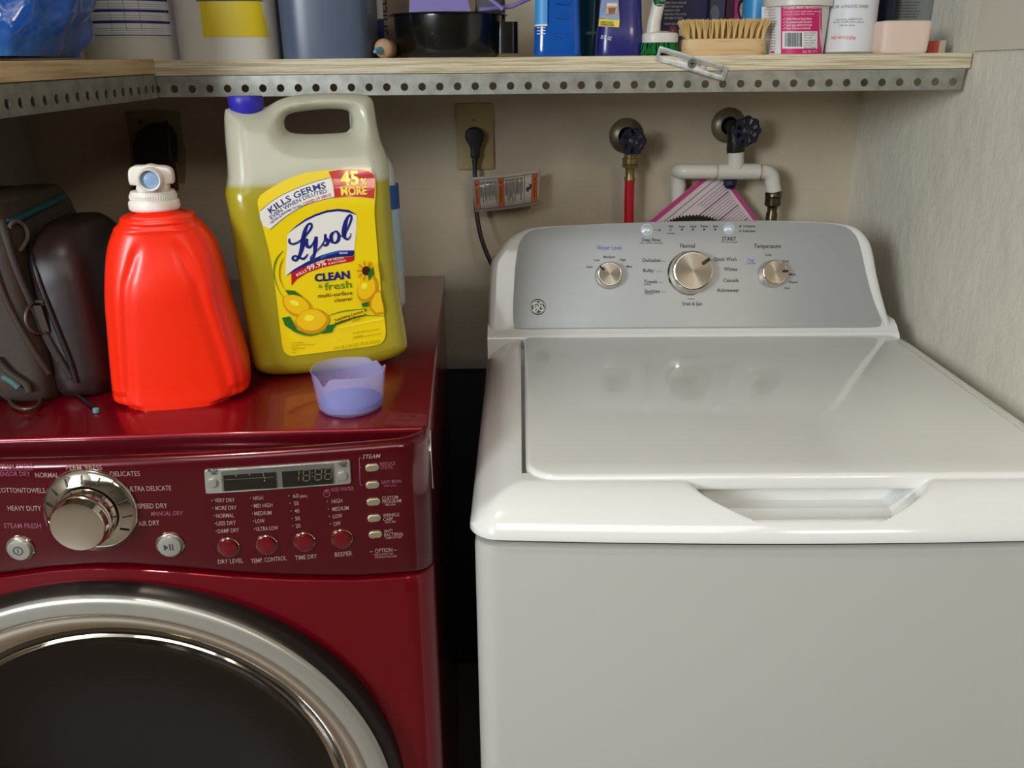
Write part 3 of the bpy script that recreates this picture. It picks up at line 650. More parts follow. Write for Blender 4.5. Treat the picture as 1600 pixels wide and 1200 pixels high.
# blue plastic bag on the side shelf
def blob(path_rings, noise, seed, n=56):
    from mathutils import noise as N
    o = []
    for r_ in path_rings:
        q = []
        for p in r_:
            v = Vector(p); d = N.noise(v * 14 + Vector((seed, 0, 0))) * noise + N.noise(v * 34 + Vector((0, seed, 0))) * noise * .5 + abs(N.noise(v * 22)) * noise * .6
            c_ = Vector((sum(a[0] for a in r_) / len(r_), sum(a[1] for a in r_) / len(r_), v.z)); dd = v - c_; q.append(tuple(v + dd.normalized() * d) if dd.length > 1e-5 else p)
        o.append(q)
    return loft(o)
bz = SZ + .004 - .003
bag = MB().add(blob([sqring(-.655 + .02 * t, -.60 + .01 * t, (.125 + .02 * math.sin(t * 3)) * (1 - .25 * t * t), (.11) * (1 - .2 * t), SZ + .004 + .17 * t if t > 0 else SZ + .002 - .000, 2.4, 110) for t in [0, .02, .06, .12, .2, .28, .36, .44, .52, .6, .68, .76, .84, .92, 1.0]], .022, 3)).build('plastic_bag', m_('blue_film', (22, 92, 190), .22, coat=.6, wear=((70, 140, 205), 6, .5, .8, 3), bump=(24, .7, .01, 3), trans=.15), smooth=60)
tag(bag, 'crumpled blue plastic bag on the pine side shelf', 'plastic bag')
# white tub with a printed table
r0, b0, s0, a0 = bottle('detergent_tub', 'round white plastic tub with a blue striped table label, beside the blue bag', 'tub', 136, 297, -.37, .165, .20, white, e=2.0, prof=[(0, .93), (.012, .96), (.06, 1), (.9, .97), (1, .97)])
m = MB(); m.add(band(s0, -.05 * 1, .068, .032, .17, nx=30)); lb = m.build('label', paper, r0, smooth=60)
m = MB()
for k, z in enumerate((.034, .0505, .0655, .0805, .0955, .11, .125)): m.add(band(s0, -.047, .067, z, z + (.0035 if k else .0012), .0005, 20))
for z in (.0375, .0545, .0700, .085): 
    for dz in (0, .003, .006): m.add(band(s0, -.044, .06, z + dz, z + dz + .0004, .0005, 20), 1)
for x in (-.003, .017, .036): m.add(band(s0, x, x + .0005, .04, .12, .0006, 2, 2), 1)
m.build('label_print', [navy, ink], lb, smooth=60)
MB().add(lathe([(a0 * 1.0, .2), (a0 * 1.02, .201), (a0 * 1.02, .225), (a0 * .98, .228), (0, .228)], 48)).build('lid', white, r0)
# white jug with yellow label
r0, b0, s0, a0 = bottle('bleach_jug', 'square white plastic jug with a plain yellow label, beside the striped tub', 'jug', 293, 441, -.392, .15, .28, white, e=4.2, capm=m_('blue_cap', (38, 62, 160), .4))
m = MB().add(band(s0, -.022, .070, .030, .14, nx=30)); lb = m.build('label', yel, r0, smooth=60)
m = MB().add(band(s0, -.03 + .004, .068, .0765, .078, .0006, 20)); m.add(band(s0, -.02, .02, .0805, .0815, .0006, 14)); m.build('label_print', ink, lb)
# grey blue jug
r0, b0, s0, a0 = bottle('fabric_softener_jug', 'translucent slate blue jug standing beside the yellow-labelled jug', 'jug', 447, 588, -.385, .14, .27, m_('slate_liquid', (82, 94, 116), .3, sss=.1), e=3.4, capm=m_('slate_cap', (50, 60, 90), .4))
MB().add(loft([sqring(0, 0, a0 * 1.003, .0703, z, 3.4, 56) for z in (.0805, .16)], caps=False)).build('empty_upper_wall', m_('clear_jug_wall', (180, 180, 172), .35), r0, smooth=60)
# narrow box with upright lettering
def crate(name, lab, cat, pxl, pxr, Yf, depth, hgt, mt, yaw=0, base=SZ):
    xa, xb = sx(pxl, Yf), sx(pxr, Yf); cx = (xa + xb) / 2; w_ = (xb - xa) / 2
    root = tag(empty(name, (cx, Yf, base), yaw), lab, cat); MB().add(box(-w_, w_, 0, depth, 0, hgt, .0008, 1)).build('body', mt, root); return root, Surf(Frame((cx, Yf, base), yaw), lambda x, z: -.0003), w_
r1, s1, w1 = crate('carton', 'narrow tan carton with upright black capital lettering behind the black pan', 'box', 588, 636, -.235, .05, .17, m_('tan_card', (158, 140, 118), .7))
v, f, wd = text_mesh('SHIELD', .02); m = MB(); k = .014
m.add(([(p[0], p[1], 0) for p in v], f), 0, lambda p: (-.010 + p[1] * -k / CAPH + .005, -.0006, .036 + p[0] / wd * .07)); m.build('lettering', ink, r1, smooth=0)
MB().add(box(-w1 + .0005, -.0115, -.0008, 0, .06, .165)).build('label', paper, r1); MB().add(box(-w1 + .0005, -.0115, -.0009, 0, .0, .058)).build('dark_panel', navy, r1)
# small tube lying with its tip to the front
c = W.at(599, 79, y=-.375); rr = 14.5 * mm(-.375); c.z = SZ + rr
ro = tag(empty('glue_tube', (c.x, c.y, c.z)), 'small tan tube lying on its side with a pale blue tip to the front', 'tube')
MB().add(lathe([(rr * .8, -.09), (rr, -.085), (rr, -.006), (rr * .96, -.001), (rr * .75, .002), (rr * .3, .003), (0, .003)], 36), 0, lambda p: (p[0], -p[2], p[1])).build('body', m_('tan_plastic', (176, 140, 106), .5), ro)
MB().add(lathe([(rr * .42, .002), (rr * .40, .006), (rr * .22, .012), (rr * .18, .02), (0, .0205)], 24), 0, lambda p: (p[0] - rr * .25 - (p[2]) * .3, -p[2], p[1] - rr * .2 - p[2] * .1)).build('nozzle', m_('pale_blue_tip', (96, 150, 180), .4), ro)
# black pan
Yp = -.30; xa, xb = sx(617, Yp), sx(785, Yp); cx = (xa + xb) / 2; ra = (xb - xa) / 2; hp = .0585; bp = .080
ro = tag(empty('cake_pan', (cx, Yp, SZ)), 'glossy black round pan holding a lavender scoop', 'pan')
prof = [(0, 0), (.86, 0), (.92, .003), (.95, .01), (1, hp - .003), (1.0, hp), (1.09, hp + .0005), (1.10, hp + .0015), (1.09, hp + .0025), (.985, hp + .0022), (.975, hp), (.93, .012), (.86, .004), (0, .0035)]
MB().add(loft([[(ra * r_ * math.cos(t), bp * r_ * math.sin(t), z) for t in [2 * math.pi * k / 72 for k in range(72)]] for r_, z in prof], caps=False)).build('bowl', m_('black_enamel', (14, 13, 11), .22, coat=.5), ro, smooth=40)
MB().add(loft([sqring(ra * 1.07, -.01, .018, .014, z, 3, 24) for z in (.006, .03, .05)])).build('lug', M['black_enamel'], ro)
lav = m_('lavender_plastic', (128, 112, 178), .4)
ro = tag(empty('scoop', (sx(688, -.31), -.31, SZ)), 'lavender plastic scoop lying in the black pan', 'scoop')
u = mm(-.31)
MB().add(loft([[(-50 * u, .03, .045), (50 * u, .03, .045), (50 * u, .032, .045), (-50 * u, .032, .045)], [(-46 * u, -.01, .062), (50 * u, -.01, .062), (50 * u, -.008, .062), (-46 * u, -.008, .062)], [(-40 * u, .0, .12), (30 * u, .0, .12), (30 * u, .002, .12), (-40 * u, .002, .12)]])).build('pan', lav, ro, smooth=20)
MB().add(tube([(46 * u, -.03, .105), (70 * u, -.036, .085), (98 * u, -.04, .0650)], [.003, .0035, .003], 10)).build('rim_edge', lav, ro)
ro2 = MB().add(tube([(sx(750, -.33), -.33, SZ + .066), (sx(800, -.33), -.33, SZ + .070), (sx(832, -.33), -.325, SZ + .082)], [.0035, .003, .0025], 10)).build('lavender_stick', lav); tag(ro2, 'thin lavender stick resting across the rim of the black pan', 'stick')
cl = MB().add(blob([sqring(sx(766, -.285), -.285, .021 * q, .022 * q, SZ + z, 2.2, 60) for q, z in ((.3, .006), (.8, .012), (1, .04), (1, .075), (.9, .1), (.5, .115), (.1, .12))], .007, 9)).build('rag', m_('grey_rag', (92, 92, 90), .9, bump=(120, .6, .004, 3)), smooth=60); tag(cl, 'crumpled grey rag stuffed in the black pan behind the lavender stick', 'cloth')
# blue bottles
blue = m_('blue_translucent', (10, 84, 176), .16, coat=.5, sss=.05)
r0, b0, s0, a0 = bottle('mouthwash_bottle', 'glossy bright blue bottle with a small picture label, nearest the black pan', 'bottle', 833, 908, -.385, .055, .23, blue, e=4, prof=[(0, .96), (.02, 1), (.12, .98), (.3, .92), (.5, .92), (.7, .95), (.8, .7), (.86, .35), (.92, .35)], capm=paper)
MB().add(band(s0, -.033, -.0155, .042, .12, .0012, 8)).build('label', m_('sky_print', (60, 150, 215), .4), r0)
m = MB()
for k in range(4): m.add(band(s0, -.030 + .002 * k * 0, -.018, .030 + .004 * k, .0312 + .004 * k, .0012, 6))
m.add(band(s0, -.033, -.0155, .0405, .043, .0016, 6)); m.build('label_print', paper, r0)
for z in (.028, .052, .070):
    MB().add(tube([s0.pt(-.004 + .018 * q / 6, z + .0008 * math.sin(q), .0) for q in range(7)], .0012, 8)).build('grip_rib', blue, r0)
teal = m_('teal_liquid', (20, 78, 96), .2, coat=.4)
r0, b0, s0, a0 = bottle('shampoo_bottle', 'dark teal bottle half hidden between the two blue bottles', 'bottle', 902, 950, -.30, .05, .2, teal, e=2.6, capm=blackp)
m = MB().add(band(s0, -.012, .012, .032, .036, .0008, 8)).build('label_print', m_('pale_print', (120, 150, 160), .4), r0)
nvy = m_('navy_plastic', (34, 34, 110), .28, coat=.3)
r0, b0, s0, a0 = bottle('cleaner_bottle', 'flared navy blue bottle with a yellow banded picture label', 'bottle', 930, 1004, -.385, .06, .24, nvy, e=3.6, prof=[(0, .98), (.02, 1), (.1, .98), (.2, .9), (.4, .84), (.7, .84), (.8, .6), (.86, .35), (.92, .35)], capm=paper)
t = MB(); PX = lambda *p: [p]
def quad(a, b, c_, d, mi, off=.0012): put_shape(t, s0, [[a, b, c_, d]], off, mi)
quad((939, 0), (966, 0), (968, 31), (936, 28), 0); quad((948, 4), (964, 4), (965, 22), (946, 22), 1, .0015); quad((948, 6), (964, 6), (964, 9), (948, 9), 2, .0018); quad((950, 12), (962, 12), (960, 21), (951, 21), 5, .0019)
quad((936, 29), (968, 31), (967, 43), (935, 41), 3, .0014); put_text(t, 'SUPER CLEAN', s0, 938, 36, 957, 37, 3, .0018, 4, .02); put_text(t, 'FOR MACHINES', s0, 938, 40, 959, 41, 3, .0018, 4, .02); put_text(t, '32 FL OZ', s0, 938, 60, 955, 63, 5, .0012, 2, .02)
t.build('label', [m_('picture_blue', (120, 140, 180), .4), m_('picture_sand', (200, 170, 130), .5), paper, yel, ink, m_('picture_brown', (140, 84, 50), .5)], r0, smooth=0)
# green and white scrub brush
Yb = -.375; u = mm(Yb); cx = sx(1031, Yb); ro = tag(empty('scrub_brush', (cx, Yb, SZ)), 'white and green handled scrub brush standing on its green bristles', 'brush')
gb = m_('green_bristle', (14, 120, 52), .55)
m = MB(); rnd = random.Random(3)
for k in range(420):
    a = rnd.uniform(0, 2 * math.pi); q = math.sqrt(rnd.random()); x, y = 26 * u * q * math.cos(a), .02 * q * math.sin(a)
    m.add(tube([(x, y, .019), (x * 1.05 + rnd.uniform(-.002, .002), y * 1.05 + rnd.uniform(-.002, .002), .010), (x * 1.12 + rnd.uniform(-.004, .004), y * 1.1 + rnd.uniform(-.004, .004), .0008 + rnd.random() * .002)], .0009, 4, False))
bo = m.build('bristles', gb, ro, smooth=60); bo['kind'] = 'stuff'
MB().add(loft([sqring(0, 0, q * 28 * u, q * .022, z, 2.3, 48) for q, z in ((.9, .0168), (.99, .0175), (1, .021), (1, .027), (.95, .030), (.6, .0315), (.35, .033))])).build('head', white, ro)
MB().add(tube([(-12 * u * .9, 0, .030), (-10 * u, 0, .045), (-6 * u, 0, .062), (-1 * u, .003, .085), (8 * u, .010, .11), (18 * u, .02, .14), (24 * u, .03, .16)], [.0105, .0095, .0090, .0095, .010, .009, .006], 20)).build('handle', white, ro, smooth=60)
MB().add(tube([(-8 * u, -.0025, .058), (-4 * u, -.0028, .072), (-.5 * u, -.001, .085), (7 * u, .006, .106), (15 * u, .014, .13)], [.0035, .0088, .0100, .0095, .006], 20)).build('grip', m_('green_rubber', (8, 84, 48), .5), ro, smooth=60)
m = MB()
for k in range(5): m.add(tube([(x * u + k * 1.0 * u - 3 * u, -.0120 + .0006 * abs(x) + (k > 3) * .004 + k * .0006, .067 + k * .0050) for x in (-6, -3, 0, 3, 6)], .0007, 6))
m.build('grip_ridges', white, ro)
# tall navy bottle with white print behind the brushes
r1, s1, w1 = crate('product_box', 'dark navy box with rows of white print behind the scrub brush', 'box', 1033, 1104, -.20, .05, .19, m_('navy_card', (38, 36, 84), .5))
t = MB()
for k, y in enumerate((4, 10, 16, 22, 28, 37)): put_text(t, ['DIRECTIONS FOR USE', 'APPLY TO WET HAIR AND', 'MASSAGE INTO A LATHER', 'RINSE WELL WITH WATER', 'AND REPEAT IF NEEDED', 'WARNING KEEP AWAY'][k], s1, 1038, y + 2, 1072 - (k % 3) * 5, y + 2, 3.4, .0004, 0)
put_shape(t, s1, [circ(1051, 48, 6, 7, 20), circ(1051, 48, 4.8, 5.8, 20)], .0004, 1); put_shape(t, s1, [circ(1051, 48, 3, 4, 16)], .0004, 1); put_shape(t, s1, [[(1060, 46), (1068, 46), (1066, 56), (1061, 56)]], .0004, 0)
t.build('box_print', [paper, m_('pink_print', (200, 110, 120), .5)], r1, smooth=0)
r1, s1, w1 = crate('carton', 'slate grey carton between the navy box and the pink portrait box', 'box', 1106, 1130, -.21, .05, .185, m_('slate_card', (60, 66, 92), .5))
t = MB(); put_shape(t, s1, [circ(1117, 20, 7, 12, 24)], .0004, 0)
t.build('box_print', [m_('grey_print', (104, 108, 118), .5)], r1, smooth=0)
r1, s1, w1 = crate('hair_dye_box', 'dark crimson box with a small portrait print above the wooden brush', 'box', 1131, 1172, -.205, .05, .18, m_('crimson_card', (70, 14, 40), .45))
t = MB(); put_shape(t, s1, [[(1148, 0), (1166, 0), (1160, 22), (1153, 36), (1147, 36)]], .0003, 0); put_shape(t, s1, [circ(1161, 14, 9, 17, 24)], .0005, 1); put_shape(t, s1, [circ(1160.5, 16, 5, 12, 24)], .0008, 2)
for p in ((1158.5, 13), (1162.5, 12.5)): put_shape(t, s1, [circ(*p, .9, .6, n=8)], .0011, 1)
put_shape(t, s1, [circ(1160.5, 21, 1.8, .8, n=10)], .0011, 3)
t.build('portrait_print', [m_('magenta_print', (190, 60, 130), .4), m_('dark_hair_print', (50, 18, 20), .5), m_('skin_print', (214, 168, 140), .5), m_('lip_print', (170, 40, 50), .5)], r1, smooth=0)
r0, b0, s0, a0 = bottle('lotion_bottle', 'sky blue bottle peeking out between the crimson box and the pink tub', 'bottle', 1158, 1206, -.26, .05, .19, m_('sky_plastic', (60, 150, 210), .35), e=2.4, capm=paper)
# wooden brush, bristles up
Yb = -.372; u = mm(Yb); cx = sx(1131, Yb); ro = tag(empty('wooden_brush', (cx, Yb + .008, SZ)), 'wooden scrubbing brush lying with its tan bristles upwards', 'brush')
wood = m_('beech_wood', (212, 180, 134), .5, wear=((176, 140, 96), 12, .5, .75, 4, (1, 6, 20)))
MB().add(loft([sqring(0, 0, 66 * u * q, .024 * q, z, 3.4, 64) for q, z in ((.95, 0), (.99, .0025), (1, .006), (1, .019), (.985, .0215), (.9, .0222))])).build('block', wood, ro)
m = MB(); rnd = random.Random(5)
for i in range(14):
    for j in range(4):
        x = (-57 + 114 * i / 13) * u; y = (-.017 + .0345 * j / 3); lean = (i - 6.5) / 6.5
        for q in range(26):
            a = rnd.uniform(0, 6.28); rr = math.sqrt(rnd.random()); dx, dy = rr * math.cos(a), rr * math.sin(a); l = rnd.uniform(.024, .0275)
            m.add(tube([(x + dx * .0014, y + dy * .0014, .021), (x + dx * .0030 + lean * .002, y + dy * .003, .021 + l * .5), (x + dx * .0052 + lean * .0065, y + dy * .0045 + (j - 1.5) * .001, .021 + l)], [.00055, .00050, .00035], 3, False))
bo = m.build('bristles', m_('tampico_bristle', (216, 182, 118), .6), ro, smooth=60); bo['kind'] = 'stuff'
# tub with pink label
r0, b0, s0, a0 = bottle('stain_remover_tub', 'white lidded tub with a hot pink label and barcode beside the wooden brush', 'tub', 1192, 1290, -.388, .088, .085, white, e=2.0, prof=[(0, .90), (.02, .92), (.95, 1.0), (1, 1.0)])
MB().add(lathe([(a0 * 1.0, .064), (a0 * 1.07, .0645), (a0 * 1.07, .083), (a0 * 1.0, .088), (0, .088)], 56)).build('lid', white, r0)
sfl = Surf(s0.fr, lambda x, z: -(a0 * (.90 + .1 * z / .085)) * math.sqrt(max(1 - (min(abs(x), a0 * .985 * (.90 + .1 * z / .085)) / (a0 * (.90 + .1 * z / .085))) ** 2, 0)) - .0008)
t = MB(); hot = m_('hot_pink_print', (206, 24, 104), .4)
def strip(px0, px1, py0, py1, mi, off):
    n_ = max(2, int(abs(px1 - px0) / 4)); v = []; f = []
    for i in range(n_ + 1):
        x = px0 + (px1 - px0) * i / n_
        for y in (py0, py1): v.append(sfl.pt(*sfl.hit(x, y), off))
    for i in range(n_): f.append((2 * i, 2 * i + 1, 2 * i + 3, 2 * i + 2))
    t.add((v, f), mi)
strip(1190, 1285, 11, 84, 1, .0002); strip(1220, 1284, 11, 84, 0, .0005); strip(1222, 1277, 49, 76, 1, .0008)
x = 1226.0; rnd = random.Random(2)
while x < 1253: wq = rnd.choice((.6, 1, 1.4)); strip(x, x + wq, 51, 73, 2, .0011); x += wq + rnd.choice((.6, .9))
for k, y in enumerate((50.5, 54, 58, 62, 66, 70, 74)): put_text(t, 'Made in the USA', sfl, 1256, y + 2, 1274 - (k % 3) * 3, y + 2, 2, .0011, 2)
put_text(t, 'TO OPEN, BREAK TAB AND LIFT UP', sfl, 1223, 14.5, 1283, 13.5, 3.6, .0008, 1, .02); put_text(t, 'One tub, many tough stains removed', sfl, 1223, 20, 1282, 19, 2.6, .0008, 1); put_text(t, 'works on carpet, fabric and grout', sfl, 1223, 24, 1272, 23, 2.6, .0008, 1)
for k, s in enumerate(('100% Natural Ingredients', 'Environmentally Sensitive', 'Safe Ingredient Formula', 'Not Tested on Animals')): put_text(t, s, sfl, 1228, 31.5 + 4.9 * k, 1268 - 2 * (k == 3), 30.8 + 4.9 * k, 3.4, .0008, 1, .01); put_stroke(t, sfl, [(1223.5, 29.5 + 4.9 * k), (1224.5, 31 + 4.9 * k), (1226.5, 27.5 + 4.9 * k)], .7, .0008, 1)
put_text(t, 'Net Wt. 10 lb', sfl, 1254, 82.5, 1276, 81.5, 3.5, .0008, 1)
for k in range(15): put_text(t, ('Directions: mix with', 'warm water and leave', 'to soak then rinse and')[k % 3], sfl, 1194, 16 + 4.4 * k, 1211, 16 + 4.4 * k, 2.2, .0006, 0 if k < 3 else 2)
strip(1200, 1210, 80, 83, 0, .0006)
t.build('label', [hot, paper, ink], r0, smooth=60)
r0, b0, s0, a0 = bottle('dark_bottle', 'plain black bottle half hidden between the pink tub and the white can', 'bottle', 1272, 1308, -.33, .05, .19, m_('black_bottle', (30, 34, 44), .35), e=2.4, capm=blackp)
# white spray can
r0, b0, s0, a0 = bottle('spray_can', 'white metal spray can with grey and orange print beside the soap', 'spray can', 1291, 1364, -.388, .066, .20, paper, e=2.0, prof=[(.012, 1), (.9, 1), (.94, .95), (.97, .8), (1, .78)])
MB().add(lathe([(a0 * .93, 0), (a0 * 1.0, .0006), (a0 * 1.02, .0018), (a0 * .99, .003)], 48)).build('base_rim', M['satin'], r0)
MB().add(lathe([(a0 * .8, .2), (a0 * .8, .235), (a0 * .7, .24), (0, .24)], 40)).build('cap', paper, r0)
t = MB(); put_text(t, 'FOR ATHLETIC SHOES', s0, 1300, 13, 1356, 12.5, 4.5, .0004, 0); put_text(t, 'removes stubborn dirt', s0, 1305, 32, 1347, 31, 3, .0004, 0); put_text(t, 'and scuffs from shoes', s0, 1302, 36, 1349, 35.5, 3, .0004, 0); put_text(t, 'safe for mesh', s0, 1311, 41, 1335, 40.5, 3, .0004, 0)
put_text(t, 'NET WT 9 OZ (255 g)', s0, 1299, 61.5, 1336, 61, 4.5, .0004, 1, .01)
t.build('can_print', [m_('grey_lettering', (120, 126, 134), .5), m_('orange_lettering', (226, 92, 58), .5)], r0, smooth=0)
# soap block
Yb = -.392; xa, xb = sx(1372, Yb), sx(1452, Yb); ro = tag(empty('soap_bar', ((xa + xb) / 2, Yb, SZ), R(5)), 'pale peach block of soap at the wall end of the shelf', 'soap'); hw_ = (xb - xa) / 2
MB().add(loft([[(p[0], p[1] + hw_ * .35, z) for p in sqring(0, 0, hw_ * q, .024 * q, z, 7, 64)] for q, z in ((.90, 0), (.95, .002), (.965, .006), (1.0, .036), (.995, .0395), (.96, .042), (.90, .0428))])).build('block', m_('peach_soap', (232, 206, 190), .5, sss=.3, bump=(12, .2, .004, 2)), ro, smooth=50)
r1, s1, w1 = crate('eraser', 'tiny coral red block beside the peach soap', 'eraser', 1452, 1473, -.36, .02, .0165, m_('coral', (196, 80, 66), .6))
MB().add(box(.006, w1 + .006, -.001, .018, 0, .0175, .001)).build('pale_end', m_('pale_tan', (190, 170, 150), .6), r1)
r0, b0, s0, a0 = bottle('aerosol_can', 'dark blue can standing behind the spray can and soap', 'can', 1360, 1390, -.27, .05, .19, m_('blue_black', (34, 42, 66), .35), e=2.0, capm=blackp)
r0, b0, s0, a0 = bottle('squeeze_bottle', 'grey bottle with lines of dark print behind the soap', 'bottle', 1386, 1450, -.25, .05, .19, m_('grey_bottle', (128, 130, 126), .4), e=3, capm=blackp)
t = MB()
for k in range(6): put_text(t, 'Shake well before each use', s0, 1400, 5 + 4.6 * k, 1438 - (k % 3) * 3, 4.5 + 4.6 * k, 2.4, .0004)
t.build('label_print', [ink], r0, smooth=0)
r0, b0, s0, a0 = bottle('olive_bottle', 'dull olive bottle against the side wall behind the soap', 'bottle', 1448, 1476, -.22, .045, .19, m_('olive_plastic', (92, 92, 76), .4), e=2.6, capm=blackp)
del_tmp()
# ------------------------------------------------------------------ fittings on the back wall
def wp(px, py, y): return W.at(px, py, y=y)
bm_ = m_('beige_plate', (172, 152, 104), .45); brass = m_('old_brass', (136, 120, 76), .35, metal=.6); dkm = m_('aged_metal', (140, 128, 106), .35, metal=.4, wear=((84, 72, 54), 22, .4, .7, 4))
pvc = m_('pvc_white', (224, 218, 204), .3); wheel = m_('navy_wheel', (26, 32, 58), .45); iron = m_('dark_iron', (52, 48, 42), .45, metal=.6)
# dark range-type outlet and plug
pts = [wp(196, 174, -.002), wp(240, 171, -.002), wp(281, 174, -.002), wp(284, 205, -.002), wp(291, 240, -.002), wp(289, 285, -.002), wp(208, 285, -.002), wp(203, 220, -.002)]
o = tag(empty('power_outlet', (0, 0, 0)), 'large dull metal outlet plate on the shaded wall behind the orange bottle', 'outlet')
MB().add(plate([[(p.x, p.z) for p in pts]], .002, .0006, 1), 0, lambda p: (p[0], -.002 - p[2], p[1])).build('cover_plate', m_('dull_plate', (150, 134, 104), .5), o)
for px, py in ((219.5, 191), (260, 191)):
    c = wp(px, py, -.0045); MB().add(lathe([(.0035, 0), (.0035, .0008), (0, .0009)], 16), 0, lambda p: (c.x + p[0], c.y - p[2] + .0005, c.z + p[1])).build('screw', iron, o)
o2 = tag(empty('appliance_plug', (0, 0, 0)), 'bulky black appliance plug with a dark red band in the metal outlet', 'plug')
P = [wp(x, y, -.045) for x, y in ((208, 255), (207, 225), (213, 208), (228, 196), (240, 192), (256, 197), (266, 212), (267, 255))]
MB().add(plate([[(p.x, p.z) for p in P]], .021, .005, 3), 0, lambda p: (p[0], -.0255 - p[2], p[1])).build('body', m_('black_rubber', (44, 38, 38), .4), o2)
P = [wp(x, y, -.045) for x, y in ((214, 251), (262, 251), (264, 262), (270, 300), (205, 300), (211, 262))]
MB().add(plate([[(p.x, p.z) for p in P]], .016, .003, 2), 0, lambda p: (p[0], -.0245 - p[2], p[1])).build('red_band', m_('dark_red_band', (104, 14, 30), .5), o2)
c = wp(238, 300, -.03); MB().add(tube(catmull([(c.x, -.028, c.z + .01), (c.x, -.03, c.z - .06), (c.x + .02, -.03, 1.0), (c.x + .03, -.04, .8), (c.x + .02, -.06, .4)], 6), .009, 12)).build('cord', M['black_rubber'], o2)
# beige blank plate with round receptacle and plug
a, b = wp(712.5, 162, -.002), wp(772, 264.5, -.002)
o = tag(empty('power_outlet', (0, 0, 0)), 'beige single outlet plate with a round receptacle on the back wall', 'outlet')
MB().add(plate([rrect(a.x, b.x, b.z, a.z, .003)], .003, .0012, 2), 0, lambda p: (p[0], -.003 - p[2], p[1])).build('cover_plate', bm_, o)
c = wp(741, 213, -.006); MB().add(lathe([(.0175, 0), (.0172, .0015), (.016, .002), (0, .002)], 36), 0, lambda p: (c.x + p[0], c.y - p[2], c.z + p[1])).build('receptacle', m_('brown_ring', (96, 82, 58), .5), o)
c = wp(740.5, 188, -.006); MB().add(lathe([(.0028, 0), (.0025, .001), (0, .0012)], 16), 0, lambda p: (c.x + p[0], c.y - p[2], c.z + p[1])).build('screw', brass, o)
rub = m_('charcoal_rubber', (34, 34, 36), .45)
o = tag(empty('washer_power_cord', (0, 0, 0)), 'charcoal power cord with flat round plug in the beige outlet', 'power cord')
P = [wp(x, y, -.022) for x, y in ((727, 212), (729, 204), (735, 200), (743, 199), (751, 202), (756, 209), (756, 216), (750, 232), (748, 247), (736, 247), (735, 232), (729, 220))]
MB().add(plate([catmull([(p.x, p.z) for p in P], 3, True)], .008, .004, 3), 0, lambda p: (p[0], -.017 - p[2], p[1])).build('plug', rub, o, smooth=60)
MB().add(tube(catmull([tuple(wp(742, 244, -.02)), tuple(wp(742, 270, -.022)), tuple(wp(743, 300, -.03)), tuple(wp(745, 335, -.04)), tuple(wp(753, 375, -.05)), tuple(wp(768, 412, -.06)), tuple(wp(790, 450, -.08))], 5), .0043, 12)).build('cable', rub, o, smooth=60)
for i in range(3): c = wp(742, 247 + i * 4, -.02); MB().add(lathe([(.0068 - i * .0006, -.0012), (.0068 - i * .0006, .0012)], 20), 0, lambda p: (c.x + p[0], c.y + p[1], c.z + p[2])).build('strain_relief', rub, o)
# warning tag wrapped on the cord
o = tag(empty('warning_tag', (0, 0, 0)), 'white warning tag with orange bars wrapped around the power cord', 'tag')
tl, tr, br, bl2 = [wp(x, y, -.055) for x, y in ((738, 278), (845, 266), (843, 320), (742, 333))]
def tagpt(u, v, off=0.0):
    p = tl.lerp(tr, u).lerp(bl2.lerp(br, u), v); return (p.x, -.045 - .016 * math.sin(u * 2.6) + .012 * u * u - off, p.z)
lab = MB().add(grid(24, 4, lambda i, j: tagpt(i / 23, j / 3))).build('sheet', m_('tag_white', (206, 196, 186), .25, coat=.6), o, smooth=70)
sol = lab.modifiers.new('t', 'SOLIDIFY'); sol.thickness = .0004; sol.offset = 1
t = MB(); G = lambda u0, u1, v0, v1, mi, off=.0009, n_=6: t.add(grid(n_, 2, lambda i, j: tagpt(u0 + (u1 - u0) * i / (n_ - 1), v0 + (v1 - v0) * j, off)), mi)
for u0, u1 in ((.02, .085), (.375, .455), (.88, .955)): G(u0, u1, .09, .92, 0)
for u in (.02, .085, .375, .455, .76, .875, .955): G(u, u + .006, .09, .92, 1, .0012, 2)
G(.02, .96, .08, .095, 1, .0012, 20); G(.02, .96, .91, .925, 1, .0012, 20)
for u0, u1, n_ in ((.10, .365, 14), (.475, .745, 15)):
    for k in range(n_): u = u0 + (u1 - u0) * k / n_; G(u, u + .008, .14, .55 + .3 * random.random(), 1, .0012, 2)
for cu_, cv in ((.052, .22), (.415, .2), (.918, .26)): t.add(([tagpt(cu_ - .02, cv + .03, .0014), tagpt(cu_ + .02, cv + .03, .0014), tagpt(cu_, cv - .06, .0014)], [(0, 1, 2)]), 2)
for cu_ in (.052, .415, .918):
    for k in range(7): G(cu_ - .014, cu_ + .014, .34 + k * .065, .375 + k * .065, 2, .0014, 2)
for q in ((.79, .45, .86, .53), (.80, .52, .83, .58), (.84, .38, .87, .48)): G(q[0], q[2], q[1], q[3], 1, .0012, 3)
t.build('tag_print', [m_('orange_print', (206, 104, 44), .4), ink, m_('dark_orange_print', (120, 44, 20), .5)], lab, smooth=70)
